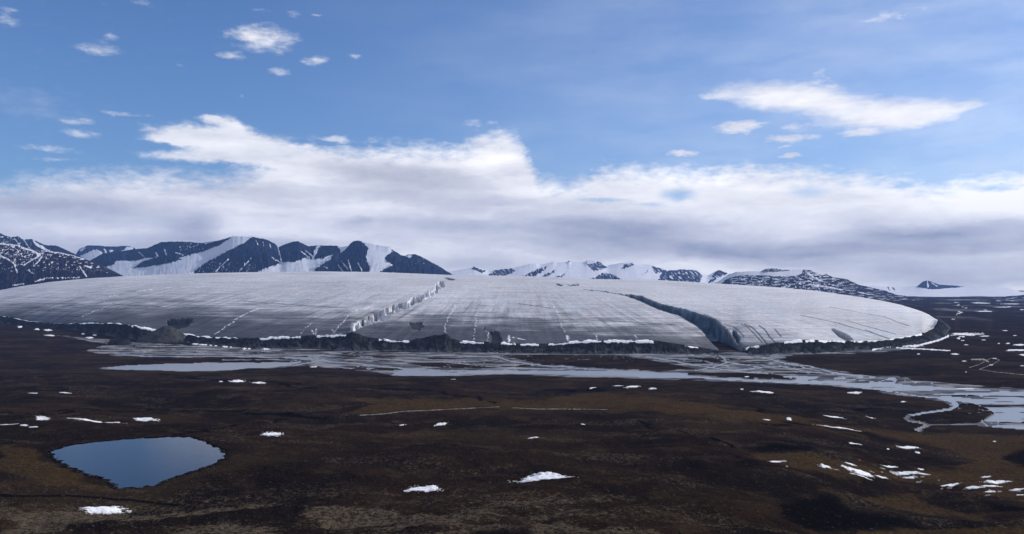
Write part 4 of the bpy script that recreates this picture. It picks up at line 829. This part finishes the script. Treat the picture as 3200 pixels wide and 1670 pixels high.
# the bank: its upper edge as a height over direction
TOP = [(-400, 590), (0, 566), (100, 545), (240, 532), (365, 530), (450, 524), (560, 528), (640, 540), (720, 532), (800, 500), (890, 450), (991, 437), (1152, 443), (1292, 439), (1393, 446), (1473, 425), (1560, 408), (1612, 420), (1640, 452), (1668, 505), (1700, 538), (1750, 548), (1821, 540), (1888, 508), (2002, 502), (2102, 506), (2203, 509), (2243, 498), (2303, 495), (2384, 499), (2538, 506), (2638, 519), (2772, 526), (2859, 536), (2886, 556), (3006, 536), (3107, 516), (3174, 507), (3260, 480), (3600, 440)]
fc = w.new('ShaderNodeFloatCurve'); cm = fc.mapping; cu = cm.curves[0]; a0, a1 = A(-400), A(3600)
pts = [((A(x) - a0) / (a1 - a0), E(x, y) / 3.0) for x, y in TOP]
while len(cu.points) < len(pts): cu.points.new(.5, .5)
for p, (x, y) in zip(cu.points, pts): p.location = (x, y); p.handle_type = 'AUTO_CLAMPED'
cm.update()
sp2 = w.new('ShaderNodeSeparateXYZ'); w.put(sp2.inputs[0], wps)
w.put(fc.inputs['Value'], w.ss(sp2.outputs[0], a0, a1, 0, 1, 'LINEAR'))
topE = w.m('MULTIPLY', fc.outputs[0], 3.0)
over = w.m('SUBTRACT', topE, sp2.outputs[1])
over = w.m('ADD', over, w.m('MULTIPLY', w.m('SUBTRACT', fineN, .5), .42))
db = w.ss(over, -.08, .30, 0, 1.0)
holes = total(wps, [(1100, 452, 260, 10, .3), (2120, 610, 80, 30, .8), (2040, 640, 60, 14, .5), (2530, 600, 90, 28, .5), (1880, 626, 130, 10, .6), (3110, 590, 70, 14, .7), (2820, 580, 60, 22, .6), (905, 470, 60, 12, .8), (3190, 530, 40, 8, .7)])
db = w.m('SUBTRACT', db, holes, clamp=True)
dens = w.m('SUBTRACT', 1.0, w.m('MULTIPLY', w.m('MULTIPLY', w.m('SUBTRACT', 1.0, db, clamp=True), w.m('SUBTRACT', 1.0, dw, clamp=True)), w.m('SUBTRACT', 1.0, ds, clamp=True)), clamp=True)
# light and grey parts of the cloud
shade = total(wp, [(1180, 545, 430, 60, .55, 6), (1350, 620, 600, 60, .35, 3), (250, 650, 600, 60, .55, 2), (600, 705, 130, 60, .50), (1110, 700, 60, 28, .3), (700, 600, 400, 60, .2),
    (1900, 750, 800, 100, .58, 1), (2900, 765, 800, 90, .60, -2), (2450, 795, 600, 50, .32), (3000, 720, 300, 30, .3, -4), (400, 790, 800, 110, .62), (2350, 560, 160, 30, .12), (1300, 700, 400, 40, .25), (1450, 830, 400, 40, .35), (900, 760, 300, 30, .3, -3), (3050, 860, 500, 60, .45), (1800, 700, 500, 50, .3)])
lite = total(wp, [(3060, 620, 480, 100, .9), (1560, 480, 160, 80, .4, -30), (2450, 560, 700, 100, .45), (1500, 765, 350, 50, .32), (700, 440, 260, 60, .25), (250, 720, 260, 40, .2), (2700, 810, 600, 16, .35), (1750, 600, 500, 50, .3), (2700, 650, 600, 40, .3), (3700, 650, 700, 260, .6)])
rip = w.noise(w.scale(wp, (.32, 2.6, 1)), 1.6, 4, .5)
br = w.m('ADD', w.m('SUBTRACT', 1.02, w.m('MULTIPLY', shade, .78)), w.m('MULTIPLY', lite, .36))
br = w.m('ADD', br, w.m('MULTIPLY', w.m('SUBTRACT', softN, .5), .80)); br = w.m('ADD', br, w.m('MULTIPLY', w.m('SUBTRACT', fineN, .5), .22)); br = w.m('ADD', br, w.m('MULTIPLY', w.m('SUBTRACT', rip, .5), .62))
cc = w.mix(w.ss(br, .25, .95, 0, 1, 'LINEAR'), (.27, .30, .41), (.85, .85, .91))
cc = w.mix(w.ss(br, .92, 1.35, 0, 1, 'LINEAR'), cc, (1.3, 1.28, 1.26))
skc = w.new('ShaderNodeVectorMath', operation='MULTIPLY'); w.put(skc.inputs[0], sk.outputs[0]); skc.inputs[1].default_value = (SKY * .74, SKY * .98, SKY * 1.40)
# unseen broken cloud added overhead and behind the viewer as neutral fill light
out_ = w.m('MAXIMUM', w.ss(el, .48, .75), w.ss(w.m('ABSOLUTE', az), .85, 1.15))
ov = w.ss(w.noise(w.scale(gen, (1, 1, 2)), 1.8, 5, .6), .38, .62)
dens = w.m('MAXIMUM', dens, w.m('MULTIPLY', w.m('MULTIPLY', out_, ov), .85))
veil = w.m('MULTIPLY', w.ss(az, -.40, .60), w.ss(el, .55, .10, .16, .30)); veil = w.m('MULTIPLY', veil, w.ss(softN, .25, .75, .6, 1.1))
dens = w.m('MAXIMUM', dens, veil)
fin = w.mix(w.m('MULTIPLY', dens, w.ss(el, -.02, .0)), skc.outputs[0], cc)
w.put(bg.inputs[0], fin); bg.inputs[1].default_value = 1.0
wd.cycles.sampling_method = 'MANUAL'; wd.cycles.sample_map_resolution = 512

sd_ = bpy.data.lights.new('sun', 'SUN'); sd_.energy = 4.2; sd_.angle = math.radians(.5); sd_.color = (1, .93, .84)
so = bpy.data.objects.new('sun', sd_); col.objects.link(so)
from mathutils import Vector
dirv = Vector((math.cos(SUN_EL) * math.sin(SUN_AZ), math.cos(SUN_EL) * math.cos(SUN_AZ), math.sin(SUN_EL)))
so.rotation_euler = dirv.to_track_quat('Z', 'Y').to_euler(); so.location = (3000, 1500, 1500)

cam = bpy.data.cameras.new('camera'); co = bpy.data.objects.new('camera', cam); col.objects.link(co)
co.location = (0, 0, HC); co.rotation_euler = (math.radians(90), 0, 0)
cam.sensor_width = 36; cam.lens = 36 * F / 3200; cam.shift_y = (YH - 835) / 3200
cam.clip_start = 1; cam.clip_end = 120000
scene.camera = co
vs = scene.view_settings; vs.view_transform = 'Standard'; vs.look = 'None'; vs.exposure = 0; vs.gamma = 1
scene.cycles.use_denoising = True; scene.cycles.max_bounces = 5; scene.cycles.volume_bounces = 0; scene.cycles.transparent_max_bounces = 4
scene.cycles.caustics_reflective = False; scene.cycles.sample_clamp_indirect = 4
